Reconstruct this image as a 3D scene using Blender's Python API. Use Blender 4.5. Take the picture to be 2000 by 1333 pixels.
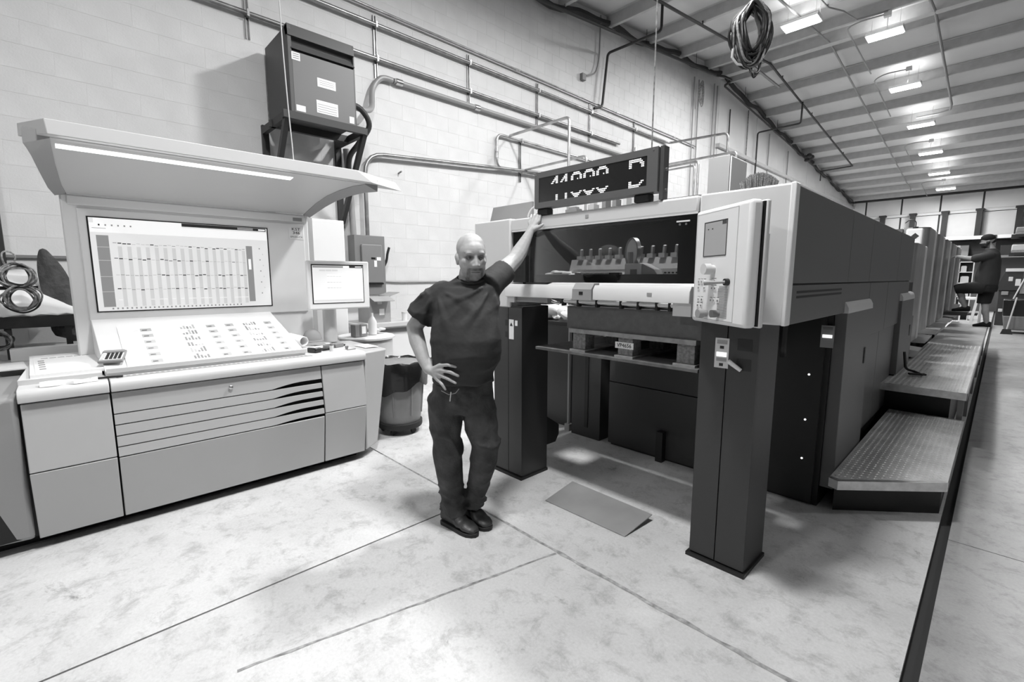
import bpy, bmesh, math, random
from mathutils import Vector, Matrix, Euler, noise

# ------------------------------------------------------------------ scene, camera, world, exposure
scene = bpy.context.scene
for o in list(bpy.data.objects):
    bpy.data.objects.remove(o)
COL = scene.collection

cam_data = bpy.data.cameras.new('camera')
cam_data.sensor_width = 36.0
cam_data.sensor_fit = 'HORIZONTAL'
cam_data.lens = 16.308
cam_data.clip_start = 0.05
cam_data.clip_end = 200
cam = bpy.data.objects.new('camera', cam_data)
cam.location = (0, 0, 1.55)
cam.rotation_euler = (math.radians(90 - 7.7313), 0, math.radians(46.3367))
COL.objects.link(cam)
scene.camera = cam

world = bpy.data.worlds.new('world')
scene.world = world
world.use_nodes = True
world.node_tree.nodes['Background'].inputs[0].default_value = (0.6, 0.6, 0.6, 1)
world.node_tree.nodes['Background'].inputs[1].default_value = 0.15

scene.view_settings.view_transform = 'Standard'
scene.view_settings.look = 'None'
scene.view_settings.gamma = 1.0
scene.view_settings.use_curve_mapping = False
scene.view_settings.exposure = 0.14

LAMP_W = 150.0          # each high-bay fixture of the hall

# ------------------------------------------------------------------ materials
MATS = {}
def mat(name, col, rough=0.6, metal=0.0, var=0.0, vscale=6.0, bump=0.0, bscale=120.0, emit=0.0, spec=0.5, detail=4.0, bdist=0.004):
    if name in MATS:
        return MATS[name]
    m = bpy.data.materials.new(name)
    m.use_nodes = True
    nt = m.node_tree
    b = nt.nodes['Principled BSDF']
    c = (col, col, col, 1)
    b.inputs['Base Color'].default_value = c
    b.inputs['Roughness'].default_value = rough
    b.inputs['Metallic'].default_value = metal
    b.inputs['Specular IOR Level'].default_value = spec
    if emit:
        b.inputs['Emission Color'].default_value = (1, 1, 1, 1)
        b.inputs['Emission Strength'].default_value = emit
    if var or bump:
        tc = nt.nodes.new('ShaderNodeTexCoord')
    if var:
        n = nt.nodes.new('ShaderNodeTexNoise')
        n.inputs['Scale'].default_value = vscale
        n.inputs['Detail'].default_value = detail
        nt.links.new(tc.outputs['Object'], n.inputs['Vector'])
        r = nt.nodes.new('ShaderNodeValToRGB')
        lo, hi = max(0.002, col * (1 - var)), min(0.95, col * (1 + var))
        r.color_ramp.elements[0].position = 0.3
        r.color_ramp.elements[0].color = (lo, lo, lo, 1)
        r.color_ramp.elements[1].position = 0.7
        r.color_ramp.elements[1].color = (hi, hi, hi, 1)
        nt.links.new(n.outputs['Fac'], r.inputs['Fac'])
        nt.links.new(r.outputs['Color'], b.inputs['Base Color'])
    if bump:
        n2 = nt.nodes.new('ShaderNodeTexNoise')
        n2.inputs['Scale'].default_value = bscale
        nt.links.new(tc.outputs['Object'], n2.inputs['Vector'])
        bp = nt.nodes.new('ShaderNodeBump')
        bp.inputs['Strength'].default_value = bump
        bp.inputs['Distance'].default_value = bdist
        n2.inputs['Detail'].default_value = 3.0; n2.inputs['Distortion'].default_value = 0.0
        nt.links.new(n2.outputs['Fac'], bp.inputs['Height'])
        nt.links.new(bp.outputs['Normal'], b.inputs['Normal'])
    MATS[name] = m
    return m

def concrete(name='concrete', k=1.0):
    m = bpy.data.materials.new(name); m.use_nodes = True
    nt = m.node_tree; b = nt.nodes['Principled BSDF']
    tc = nt.nodes.new('ShaderNodeNewGeometry')
    def nz(scale, det, rough=0.6, dist=0.0):
        n = nt.nodes.new('ShaderNodeTexNoise')
        n.inputs['Scale'].default_value = scale; n.inputs['Detail'].default_value = det
        n.inputs['Roughness'].default_value = rough; n.inputs['Distortion'].default_value = dist
        nt.links.new(tc.outputs['Position'], n.inputs['Vector']); return n
    def ramp(src, p0, c0, p1, c1):
        r = nt.nodes.new('ShaderNodeValToRGB'); e = r.color_ramp.elements
        e[0].position = p0; e[0].color = (c0, c0, c0, 1); e[1].position = p1; e[1].color = (c1, c1, c1, 1)
        nt.links.new(src, r.inputs['Fac']); return r
    def mul(a, c):
        x = nt.nodes.new('ShaderNodeMixRGB'); x.blend_type = 'MULTIPLY'; x.inputs[0].default_value = 1
        nt.links.new(a, x.inputs[1]); nt.links.new(c, x.inputs[2]); return x.outputs[0]
    a = ramp(nz(0.9, 5, 0.62, 0.6).outputs['Fac'], 0.3, 0.50*k, 0.66, 0.66*k)
    s = ramp(nz(7.0, 9, 0.78, 0.3).outputs['Fac'], 0.33, 0.66, 0.50, 1.0)
    f = ramp(nz(70, 6, 0.75).outputs['Fac'], 0.3, 0.84, 0.65, 1.0)
    d = ramp(nz(2.6, 12, 0.80, 0.4).outputs['Fac'], 0.30, 0.42, 0.40, 1.0)
    c = mul(mul(mul(a.outputs[0], s.outputs[0]), f.outputs[0]), d.outputs[0])
    nt.links.new(c, b.inputs['Base Color'])
    rr = ramp(nz(3, 5).outputs['Fac'], 0.3, 0.42, 0.7, 0.62)
    nt.links.new(rr.outputs[0], b.inputs['Roughness'])
    bp = nt.nodes.new('ShaderNodeBump'); bp.inputs['Strength'].default_value = 0.12; bp.inputs['Distance'].default_value = 0.004
    nt.links.new(nz(30, 8).outputs['Fac'], bp.inputs['Height']); nt.links.new(bp.outputs['Normal'], b.inputs['Normal'])
    MATS[name] = m
    return m

def glass_mat(name, tint, mixfac, rough=0.02):
    m = bpy.data.materials.new(name); m.use_nodes = True
    nt = m.node_tree
    for n in list(nt.nodes): nt.nodes.remove(n)
    out = nt.nodes.new('ShaderNodeOutputMaterial')
    mx = nt.nodes.new('ShaderNodeMixShader')
    tr = nt.nodes.new('ShaderNodeBsdfTransparent'); tr.inputs[0].default_value = (tint, tint, tint, 1)
    gl = nt.nodes.new('ShaderNodeBsdfGlossy'); gl.inputs['Color'].default_value = (0.9, 0.9, 0.9, 1); gl.inputs['Roughness'].default_value = rough
    fr = nt.nodes.new('ShaderNodeFresnel'); fr.inputs[0].default_value = mixfac
    nt.links.new(fr.outputs[0], mx.inputs[0]); nt.links.new(tr.outputs[0], mx.inputs[1]); nt.links.new(gl.outputs[0], mx.inputs[2])
    nt.links.new(mx.outputs[0], out.inputs[0])
    MATS[name] = m
    return m

concrete()
concrete('concrete_worn', 0.55)
glass_mat('window_glass', 0.80, 1.45)
glass_mat('clear_plastic', 0.75, 1.35, 0.15)
mat('floor_gap', 0.03, 0.9)
mat('block_paint', 0.64, 0.55, var=0.05, vscale=3, bump=0.25, bscale=70)
mat('lit_mortar', 0.70, 0.7)  # paler than the blocks: light on the joints painted in
mat('unseen_wall', 0.05, 0.8)
mat('wall_panel', 0.72, 0.6, var=0.06, vscale=1.2)
mat('roof_sheet', 0.62, 0.65, var=0.10, vscale=0.7)
mat('purlin', 0.50, 0.6, var=0.08)
mat('dark_trim', 0.03, 0.7, var=0.3, vscale=2)
mat('console_light', 0.56, 0.45, var=0.02)
mat('console_grey', 0.42, 0.45, bump=0.05, bscale=400)
mat('console_white', 0.76, 0.4)
mat('hood_white', 0.54, 0.4)
mat('hood_side', 0.30, 0.5)
mat('seam_black', 0.012, 0.7)
mat('screen_face', 0.40, 0.25, emit=0.50)
mat('screen_band', 0.33, 0.25, emit=0.40)
mat('screen_mid', 0.15, 0.25, emit=0.17)
mat('screen_dark', 0.03, 0.25, emit=0.01)
mat('screen_white', 0.5, 0.25, emit=0.62)
mat('bezel_black', 0.015, 0.3)
mat('paper', 0.78, 0.7)
mat('paper_grey', 0.60, 0.7)
mat('ink_light', 0.42, 0.7)
mat('ink_mid', 0.24, 0.7)
mat('ink_dark', 0.12, 0.7)
mat('ink_black', 0.02, 0.6)
mat('press_dark', 0.036, 0.42, bump=0.06, bscale=500, var=0.08, vscale=300)
mat('press_mid', 0.12, 0.42, bump=0.05, bscale=500)
mat('press_black', 0.012, 0.5)
mat('press_light', 0.60, 0.42)
mat('press_white', 0.74, 0.4)
mat('tower_metal', 0.42, 0.32, metal=0.6, var=0.15, vscale=3)
mat('tower_white', 0.66, 0.45)
mat('steel', 0.55, 0.30, metal=1.0, var=0.15, vscale=20)
mat('galvanised', 0.33, 0.38, metal=0.9, var=0.25, vscale=8)
mat('copper_pipe', 0.45, 0.35, metal=0.8, var=0.3, vscale=6)
mat('dark_pipe', 0.025, 0.5)
mat('conduit_grey', 0.32, 0.5, metal=0.3)
mat('transformer_dark', 0.06, 0.5, bump=0.05, bscale=400)
mat('transformer_front', 0.13, 0.5)
mat('box_grey', 0.20, 0.5)
mat('sticker', 0.8, 0.6)
mat('rubber', 0.02, 0.75)
mat('cable_black', 0.018, 0.45)
mat('cable_grey', 0.22, 0.5, var=0.6, vscale=40)
mat('cable_light', 0.55, 0.5)
mat('led_lit', 0.8, 0.4, emit=0.75)
mat('led_panel', 0.012, 0.25)
mat('sign_body', 0.10, 0.4, bump=0.05, bscale=300)
mat('lamp_tube', 0.9, 0.4, emit=14.0)
mat('lamp_strip', 0.9, 0.4, emit=1.1)
mat('button_lit', 0.9, 0.4, emit=1.0)
mat('diamond_plate', 0.50, 0.36, metal=0.25, var=0.15, vscale=5)
mat('cardboard', 0.32, 0.8, var=0.08)
mat('cardboard_dark', 0.16, 0.8)
mat('can_grey', 0.22, 0.55, var=0.1)
mat('bag_black', 0.012, 0.22, bump=0.5, bscale=25)
mat('drum_grey', 0.45, 0.5)
mat('wood_block', 0.20, 0.85, var=0.35, vscale=60, bump=0.6, bscale=90)
mat('dark_ply', 0.10, 0.7, var=0.3, vscale=14)
mat('wood_board', 0.30, 0.8, var=0.2, vscale=20)
mat('pile_paper', 0.10, 0.7, bump=0.12, bscale=300, var=0.12, vscale=30)
mat('bristle', 0.26, 0.8, var=0.7, vscale=200)
mat('jacket', 0.06, 0.9, bump=0.9, bscale=12, bdist=0.03, var=0.3, vscale=12)
mat('cloth_white', 0.72, 0.85, bump=0.3, bscale=10)
mat('shirt', 0.026, 0.85, var=0.18, vscale=9, bump=0.6, bscale=7, bdist=0.022)
mat('shirt_dark', 0.03, 0.85, bump=0.3, bscale=14)
mat('denim', 0.048, 0.85, var=0.5, vscale=9, bump=0.9, bscale=12, bdist=0.022)
mat('shorts_black', 0.008, 0.85, bump=0.3, bscale=14)
mat('leather', 0.030, 0.45, var=0.4, vscale=14, bump=0.4, bscale=40)
mat('sole', 0.012, 0.6)
mat('hair_dark', 0.012, 0.8)
mat('thread', 0.35, 0.8)
mat('eye_white', 0.12, 0.3)
mat('eyelid_skin', 0.20, 0.5)
mat('iris', 0.02, 0.2)

def skin_mat():
    m = bpy.data.materials.new('skin'); m.use_nodes = True
    nt = m.node_tree; b = nt.nodes['Principled BSDF']
    at = nt.nodes.new('ShaderNodeAttribute'); at.attribute_name = 'tone'
    n = nt.nodes.new('ShaderNodeTexNoise'); n.inputs['Scale'].default_value = 30; n.inputs['Detail'].default_value = 5
    tc = nt.nodes.new('ShaderNodeTexCoord'); nt.links.new(tc.outputs['Object'], n.inputs['Vector'])
    r = nt.nodes.new('ShaderNodeValToRGB'); e = r.color_ramp.elements
    e[0].position = 0.3; e[0].color = (0.82, 0.82, 0.82, 1); e[1].position = 0.7; e[1].color = (1, 1, 1, 1)
    nt.links.new(n.outputs['Fac'], r.inputs['Fac'])
    x = nt.nodes.new('ShaderNodeMixRGB'); x.blend_type = 'MULTIPLY'; x.inputs[0].default_value = 1
    nt.links.new(at.outputs['Color'], x.inputs[1]); nt.links.new(r.outputs[0], x.inputs[2])
    nt.links.new(x.outputs[0], b.inputs['Base Color'])
    b.inputs['Roughness'].default_value = 0.55
    b.inputs['Subsurface Weight'].default_value = 0.0
    MATS['skin'] = m
skin_mat()

# ------------------------------------------------------------------ building helpers
WLOC = {}
class MB:
    def __init__(s):
        s.v = []; s.f = []; s.mi = []; s.cur = 0
    def m(s, i):
        s.cur = i; return s
    def add(s, vs, fs):
        n = len(s.v); s.v += [tuple(p) for p in vs]
        s.f += [tuple(n + i for i in f) for f in fs]; s.mi += [s.cur] * len(fs); return s
    def box(s, x0, x1, y0, y1, z0, z1):
        return s.add([(x0,y0,z0),(x1,y0,z0),(x1,y1,z0),(x0,y1,z0),(x0,y0,z1),(x1,y0,z1),(x1,y1,z1),(x0,y1,z1)],
                     [(0,3,2,1),(4,5,6,7),(0,1,5,4),(1,2,6,5),(2,3,7,6),(3,0,4,7)])
    def obox(s, c, size, rot=(0,0,0)):
        R = rot.to_matrix() if isinstance(rot, Euler) else (rot if isinstance(rot, Matrix) else Euler(rot).to_matrix())
        c = Vector(c); hx, hy, hz = size[0]/2, size[1]/2, size[2]/2
        vs = [c + R @ Vector(p) for p in [(-hx,-hy,-hz),(hx,-hy,-hz),(hx,hy,-hz),(-hx,hy,-hz),(-hx,-hy,hz),(hx,-hy,hz),(hx,hy,hz),(-hx,hy,hz)]]
        return s.add(vs, [(0,3,2,1),(4,5,6,7),(0,1,5,4),(1,2,6,5),(2,3,7,6),(3,0,4,7)])
    def prism(s, poly, axis, a0, a1):
        n = len(poly)
        def P(p, a):
            return {'x': (a, p[0], p[1]), 'y': (p[0], a, p[1]), 'z': (p[0], p[1], a)}[axis]
        vs = [P(p, a0) for p in poly] + [P(p, a1) for p in poly]
        fs = [tuple(range(n)), tuple(reversed(range(n, 2*n)))] + [(i, n + i, n + (i+1) % n, (i+1) % n) for i in range(n)]
        return s.add(vs, fs)
    def hexa(s, b, t):          # two quads, bottom and top
        return s.add(list(b) + list(t), [(0,3,2,1),(4,5,6,7),(0,1,5,4),(1,2,6,5),(2,3,7,6),(3,0,4,7)])
    def quad(s, a, b, c, d):
        return s.add([a, b, c, d], [(0,1,2,3)])
    def tube(s, pts, r, seg=8, closed=False, caps=True):
        pts = [Vector(p) for p in pts]; n = len(pts)
        rs = r if isinstance(r, (list, tuple)) else [r] * n
        T = []
        for i in range(n):
            if closed: d = pts[(i+1) % n] - pts[i-1]
            else: d = pts[min(i+1, n-1)] - pts[max(i-1, 0)]
            T.append(d.normalized() if d.length > 1e-9 else Vector((0,0,1)))
        up = Vector((0,0,1)) if abs(T[0].z) < 0.9 else Vector((1,0,0))
        nrm = (up - T[0]*up.dot(T[0])).normalized()
        vs = []
        for i in range(n):
            nrm = nrm - T[i]*nrm.dot(T[i])
            if nrm.length < 1e-6: nrm = T[i].orthogonal()
            nrm.normalize(); bn = T[i].cross(nrm)
            for k in range(seg):
                a = 2*math.pi*k/seg
                vs.append(pts[i] + (nrm*math.cos(a) + bn*math.sin(a))*rs[i])
        fs = []
        for i in range(n if closed else n-1):
            j = (i+1) % n
            for k in range(seg):
                k2 = (k+1) % seg
                fs.append((i*seg+k, i*seg+k2, j*seg+k2, j*seg+k))
        if caps and not closed:
            fs.append(tuple(reversed(range(seg)))); fs.append(tuple(range((n-1)*seg, n*seg)))
        return s.add(vs, fs)
    def lathe(s, prof, c, seg=24, axis='z', caps=True):
        c = Vector(c); vs = []; n = len(prof)
        for (r, h) in prof:
            for k in range(seg):
                a = 2*math.pi*k/seg
                p = (r*math.cos(a), r*math.sin(a), h)
                if axis == 'x': p = (p[2], p[0], p[1])
                if axis == 'y': p = (p[1], p[2], p[0])
                vs.append(c + Vector(p))
        fs = [(i*seg+k, i*seg+(k+1) % seg, (i+1)*seg+(k+1) % seg, (i+1)*seg+k) for i in range(n-1) for k in range(seg)]
        if caps:
            if prof[0][0] > 1e-5: fs.append(tuple(reversed(range(seg))))
            if prof[-1][0] > 1e-5: fs.append(tuple(range((n-1)*seg, n*seg)))
        return s.add(vs, fs)
    def ell(s, c, r, seg=12, rings=8, R=None):
        c = Vector(c); vs = []; fs = []
        for i in range(rings+1):
            t = math.pi*i/rings
            for k in range(seg):
                a = 2*math.pi*k/seg
                p = Vector((r[0]*math.sin(t)*math.cos(a), r[1]*math.sin(t)*math.sin(a), r[2]*math.cos(t)))
                vs.append(c + (R @ p if R else p))
        for i in range(rings):
            for k in range(seg):
                fs.append((i*seg+k, (i+1)*seg+k, (i+1)*seg+(k+1) % seg, i*seg+(k+1) % seg))
        return s.add(vs, fs)
    def rot(s, c, R, start=0):
        c = Vector(c)
        for i in range(start, len(s.v)): s.v[i] = tuple(c + R @ (Vector(s.v[i]) - c))
        return s
    def build(s, name, m, parent=None, bevel=0.0, smooth=False, kind=None, label=None, seg=2, weld=False):
        mats = m if isinstance(m, (list, tuple)) else [m]
        xs = [p[0] for p in s.v]; ys = [p[1] for p in s.v]; zs = [p[2] for p in s.v]
        c = Vector(((min(xs)+max(xs))/2, (min(ys)+max(ys))/2, min(zs)))
        me = bpy.data.meshes.new(name)
        me.from_pydata([(p[0]-c.x, p[1]-c.y, p[2]-c.z) for p in s.v], [], s.f)
        for q in mats: me.materials.append(MATS[q])
        for p, i in zip(me.polygons, s.mi): p.material_index = i
        if weld:
            bm = bmesh.new(); bm.from_mesh(me); bmesh.ops.remove_doubles(bm, verts=bm.verts, dist=1e-5); bm.to_mesh(me); bm.free()
        bm = bmesh.new(); bm.from_mesh(me); bmesh.ops.recalc_face_normals(bm, faces=bm.faces); bm.to_mesh(me); bm.free()
        if smooth:
            for p in me.polygons: p.use_smooth = True
            me.set_sharp_from_angle(angle=math.radians(42))
        me.update()
        o = bpy.data.objects.new(name, me); COL.objects.link(o); o.location = c
        put(o, parent, c)
        if bevel:
            bv = o.modifiers.new('bevel', 'BEVEL'); bv.width = bevel; bv.segments = seg; bv.limit_method = 'ANGLE'; bv.angle_limit = math.radians(40)
            bv.harden_normals = False
            for p in me.polygons: p.use_smooth = True
            me.set_sharp_from_angle(angle=math.radians(42))
        if kind: o['kind'] = kind
        if label: o['label'] = label
        return o

def put(o, parent, c):
    WLOC[o.name] = Vector(c)
    if parent is not None:
        o.parent = parent
        o.matrix_parent_inverse = Matrix.Translation(-WLOC[parent.name])

def tag(o, label=None, cat=None, group=None, kind=None):
    if label: o['label'] = label
    if cat: o['category'] = cat
    if group: o['group'] = group
    if kind: o['kind'] = kind
    return o

def thing(name, label, cat, loc, group=None, kind=None):
    o = bpy.data.objects.new(name, None); COL.objects.link(o)
    o.location = loc; o.empty_display_size = 0.1
    WLOC[o.name] = Vector(loc)
    return tag(o, label, cat, group, kind)

def dup(o, delta, parent=None, label=None):
    c = o.copy(); COL.objects.link(c)
    if parent is None:
        c.location = o.location + Vector(delta); WLOC[c.name] = WLOC[o.name] + Vector(delta)
    else:
        c.parent = parent; WLOC[c.name] = WLOC[o.name] + Vector(delta)
    for ch in o.children:
        dup(ch, delta, c)
    if label: c['label'] = label
    return c

def dupc(o, delta):          # a copy of a part under the same parent, shifted
    c = o.copy(); COL.objects.link(c)
    c.location = o.location + Vector(delta); WLOC[c.name] = WLOC[o.name] + Vector(delta)
    for ch in o.children:
        dup(ch, delta, c)
    return c

def text_part(name, body, size, m, parent, loc, R, extrude=0.0006, align='CENTER', xs=1.0):
    cu = bpy.data.curves.new(name, 'FONT'); cu.body = body; cu.size = size; cu.extrude = extrude
    cu.align_x = align; cu.align_y = 'CENTER'; cu.resolution_u = 2
    t = bpy.data.objects.new(name + '_tmp', cu); COL.objects.link(t)
    bpy.context.view_layer.update()
    dg = bpy.context.evaluated_depsgraph_get()
    me = bpy.data.meshes.new_from_object(t.evaluated_get(dg))
    bpy.data.objects.remove(t)
    me.transform(Matrix.Diagonal((xs, 1, 1, 1)))
    me.transform(R.to_4x4())
    me.materials.clear(); me.materials.append(MATS[m])
    o = bpy.data.objects.new(name, me); COL.objects.link(o); o.location = loc
    put(o, parent, loc)
    return o

def arc(c, r, a0, a1, u, v, n=6):
    c = Vector(c); u = Vector(u); v = Vector(v)
    return [c + (u*math.cos(a0+(a1-a0)*i/n) + v*math.sin(a0+(a1-a0)*i/n))*r for i in range(n+1)]

def fillet(pts, r, n=5):
    pts = [Vector(p) for p in pts]; out = [pts[0]]
    for i in range(1, len(pts)-1):
        a, b, c = pts[i-1], pts[i], pts[i+1]
        d1 = (a-b); d2 = (c-b)
        rr = min(r, d1.length*0.45, d2.length*0.45)
        p1 = b + d1.normalized()*rr; p2 = b + d2.normalized()*rr
        for k in range(n+1):
            t = k/n
            out.append(p1*(1-t)**2 + b*2*t*(1-t) + p2*t**2)
    out.append(pts[-1])
    return out

def roof(y):
    return 7.45 - 0.109*(14-y) if y < 14 else 7.45 - 0.094*(y-14)

# ================================================================== THE SETTING
random.seed(7)
WX = -6.10            # face of the block wall
YB = 31.8             # far wall
XR = 15.0; YF = -9.0

# ---- floor: concrete slabs over a dark joint base
fl = MB().box(WX-0.3, XR, YF, YB, -0.30, -0.03).build('floor', 'floor_gap')
tag(fl, 'pale stained concrete floor with sawn joints', None, None, 'structure')
slabs = [(WX, -2.425, YF, 1.884), (-2.413, XR, YF, 1.884), (WX, -0.125, 1.898, YB),
         (-0.072, XR, 1.898, 3.668), (-0.072, XR, 3.676, 9.7), (-0.072, XR, 9.708, 16.2), (-0.072, XR, 16.208, YB)]
for (a, b, c, d) in slabs:
    MB().box(a, b, c, d, -0.04, 0.0).build('slab', 'concrete_worn' if a == -0.072 else 'concrete', fl)
# rough patched joints
for (p, q, w) in [((-2.05, 1.89), (-0.13, 1.89), 0.045), ((-1.60, 1.87), (-1.95, 0.35), 0.022), ((-3.64, 1.89), (-2.05, 1.89), 0.02)]:
    g = MB(); n = 24; p = Vector(p + (0,)); q = Vector(q + (0,)); d = (q-p); nn = Vector((-d.y, d.x, 0)).normalized()
    L = []; Rr = []
    for i in range(n+1):
        t = i/n; c = p + d*t
        w1 = w*(0.35 + 0.65*random.random())*(0.6 if i % 3 else 1); w2 = w*(0.35 + 0.5*random.random())
        L.append(c + nn*w1*0.5 + Vector((0,0,0.0012))); Rr.append(c - nn*w2*0.5 + Vector((0,0,0.0012)))
    for i in range(n): g.quad(L[i], Rr[i], Rr[i+1], L[i+1])
    mat('joint_filler', 0.30, 0.8, var=0.5, vscale=25)
    g.build('joint_patch', 'joint_filler', fl)

# ---- left wall of painted concrete block
wl = MB().box(WX-0.25, WX-0.0022, YF, YB, 0, 7.6).build('wall_left', 'lit_mortar')
tag(wl, 'white painted concrete block wall behind the console', None, None, 'structure')
BW, BH = 0.396, 0.206
Z0 = 3.255 - BH/2 - 15*BH
blocks = []
for r in range(0, 36):
    z = Z0 + r*BH
    off = -0.09 + (BW/2 if (r - 15) % 2 else 0)
    for k in range(-24, 36):
        y = off + k*BW
        if y + BW < YF + 0.5 or y > 13.9: continue
        if z + BH > roof(y + BW/2) - 0.02: continue
        blocks.append((y, z))
def seen(b):
    y, z = b
    d = math.sqrt(36 + (y+0.2)**2 + (z+0.1-1.55)**2)
    return y > -0.75 and z > 1.15 and y < 7
near = sorted([b for b in blocks if seen(b)], key=lambda b: (6.1*0.717 + (b[0]+0.2)*0.684 - (b[1]-1.55)*0.13))[:300]
ns = set(near)
bm0 = None
for (y, z) in near:
    if bm0 is None:
        bm0 = MB().box(WX-0.012, WX, y+0.0025, y+BW-0.0025, z+0.0025, z+BH-0.0025).build('block', 'block_paint', wl)
        by, bz = y, z
    else:
        dupc(bm0, (0, y-by, z-bz))
g = MB()
for (y, z) in blocks:
    if (y, z) not in ns: g.box(WX-0.012, WX, y+0.0025, y+BW-0.0025, z+0.0025, z+BH-0.0025)
g.build('blockwork', 'block_paint', wl, kind='stuff')
# metal clad half of the wall beyond the ridge
for k in range(0, 6):
    y0 = 14.0 + k*2.97
    MB().box(WX-0.006, WX+0.01, y0+0.02, y0+2.95, 5.42, min(roof(y0+2.95), roof(y0)) - 0.02).build('panel', 'wall_panel', wl)
    MB().box(WX-0.006, WX+0.03, y0+0.01, y0+2.96, 0.0, 5.30).build('panel', 'block_paint', wl)
MB().box(WX-0.005, WX+0.12, 13.95, YB, 5.30, 5.40).build('ledge', 'purlin', wl)

# ---- far wall with panels, girt and dark columns
wb = MB().box(WX-0.25, XR, YB, YB+0.2, 0, 6.4).build('wall_back', 'dark_trim')
tag(wb, 'pale panelled far wall of the hall', None, None, 'structure')
xs = [WX] + [-5.47, -3.97, -2.47, -0.97, 0.53, 2.0, 3.5, 5.0, 8.0, 11.0, XR]
for a, b in zip(xs[:-1], xs[1:]):
    MB().box(a+0.035, b-0.035, YB-0.04, YB, 4.82, 5.62).build('panel', 'wall_panel', wb)
    MB().box(a+0.035, b-0.035, YB-0.04, YB, 3.45, 4.66).build('panel', 'wall_panel', wb)
    MB().box(a+0.035, b-0.035, YB-0.04, YB, 0.0, 3.40).build('panel', 'wall_panel', wb)
MB().box(WX, XR, YB-0.14, YB-0.0, 4.68, 4.80).build('girt', 'wall_panel', wb)
MB().box(WX, XR, YB-0.35, YB-0.0, 5.60, 5.80).build('eave_beam', 'dark_trim', wb)
for x in (-4.67, -3.45, -2.24, -1.04, 0.25, 1.5):
    MB().box(x-0.10, x+0.10, YB-0.42, YB-0.15, 0, 4.72).box(x-0.15, x+0.15, YB-0.44, YB-0.14, 4.72, 4.80).build('column', 'dark_trim', wb)

wr = MB().box(XR, XR+0.2, YF, YB, 0, 7.6).build('wall_right', 'unseen_wall')
tag(wr, 'dark side wall out of view', None, None, 'structure')
wf = MB().box(WX-0.25, XR, YF-0.2, YF, 0, 7.6).build('wall_front', 'unseen_wall')
tag(wf, 'dark near wall behind the camera', None, None, 'structure')

# ---- roof: sloping sheets with purlins along x
g = MB()
ys = [YF, 14.0, YB+0.2]
for a, b in zip(ys[:-1], ys[1:]):
    g.add([(WX-0.25, a, roof(a)), (XR, a, roof(a)), (XR, b, roof(b)), (WX-0.25, b, roof(b)),
           (WX-0.25, a, roof(a)+0.1), (XR, a, roof(a)+0.1), (XR, b, roof(b)+0.1), (WX-0.25, b, roof(b)+0.1)],
          [(0,3,2,1),(4,5,6,7),(0,1,5,4),(1,2,6,5),(2,3,7,6),(3,0,4,7)])
ce = g.build('ceiling', 'roof_sheet')
tag(ce, 'sloping metal hall roof with white sheets', None, None, 'structure')
y = -8.0
while y < YB:
    if abs(y-14) > 0.3:
        z = roof(y)
        # Z-section purlin: web, upper and lower flange
        MB().box(WX, XR, y-0.006, y+0.006, z-0.215, z+0.01).box(WX, XR, y, y+0.075, z-0.222, z-0.214).box(WX, XR, y-0.075, y, z-0.010, z-0.002).build('purlin', 'purlin', ce)
    y += 1.5
MB().box(WX, XR, 13.9, 14.1, 7.18, 7.46).build('ridge_beam', 'purlin', ce)
# insulation edge sagging along the wall
pts = []
y = -6.0
while y < YB - 0.1:
    pts.append((WX+0.05, y, roof(y) - 0.20 - 0.05*math.sin(y*2.1) - 0.03*math.sin(y*4.7+1)))
    y += 0.25
tr = MB().tube(pts, 0.06, 6).build('trim_1', 'dark_trim', smooth=True)
tag(tr, 'dark wavy insulation edge where block wall meets roof', None, None, 'structure')

# ---- high-bay fixtures
def fixture(x, y, label, power=LAMP_W, drop=0.5, w=0.62, up=0.0):
    z = roof(y) - drop
    t = thing('ceiling_light', label, 'light', (x, y, z-0.05), 'high bay ceiling lights')
    MB().prism([(y-0.20, z-0.02), (y+0.20, z-0.02), (y+0.13, z+0.06), (y-0.13, z+0.06)], 'x', x-w/2-0.02, x+w/2+0.02).build('housing', 'press_white', t)
    for k in (-0.13, -0.045, 0.045, 0.13):
        MB().tube([(x-w/2, y+k, z-0.035), (x+w/2, y+k, z-0.035)], 0.014, 8).build('tube', 'lamp_tube', t, smooth=True)
    for sx in (-1, 1):
        MB().tube([(x+sx*w*0.4, y, z+0.06), (x+sx*w*0.4, y, roof(y))], 0.004, 5).build('hanger', 'steel', t)
    ld = bpy.data.lights.new('lamp', 'AREA'); ld.shape = 'RECTANGLE'; ld.size = w; ld.size_y = 0.36; ld.energy = power
    ld.spread = math.radians(180)
    lo = bpy.data.objects.new('lamp', ld); COL.objects.link(lo); lo.location = (x, y, z-0.07)
    put(lo, t, lo.location)
    if up:
        lu = bpy.data.lights.new('uplight', 'AREA'); lu.shape = 'RECTANGLE'; lu.size = w; lu.size_y = 0.3; lu.energy = power*up
        l2 = bpy.data.objects.new('uplight', lu); COL.objects.link(l2); l2.location = (x, y, z+0.075); l2.rotation_euler = (math.pi, 0, 0)
        put(l2, t, l2.location)
    return t
seen_lamps = [(-3.30, 11.2, 'lit tube fixture hanging just right of the cable coil'), (-2.32, 13.6, 'second lit roof fixture, largest clear of the cable coil'),
              (-2.32, 16.9, 'third lit roof fixture counted from the cable coil'), (-2.26, 20.1, 'fourth lit roof fixture counted from the cable coil'),
              (-2.25, 23.2, 'fifth lit roof fixture counted from the cable coil'), (-2.2, 26.2, 'sixth lit roof fixture, next to last before far wall'),
              (-2.15, 29.0, 'last lit roof fixture, nearest the far wall')]
for (x, y, l) in seen_lamps: fixture(x, y, l, LAMP_W*1.1, up=0.03)
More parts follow.
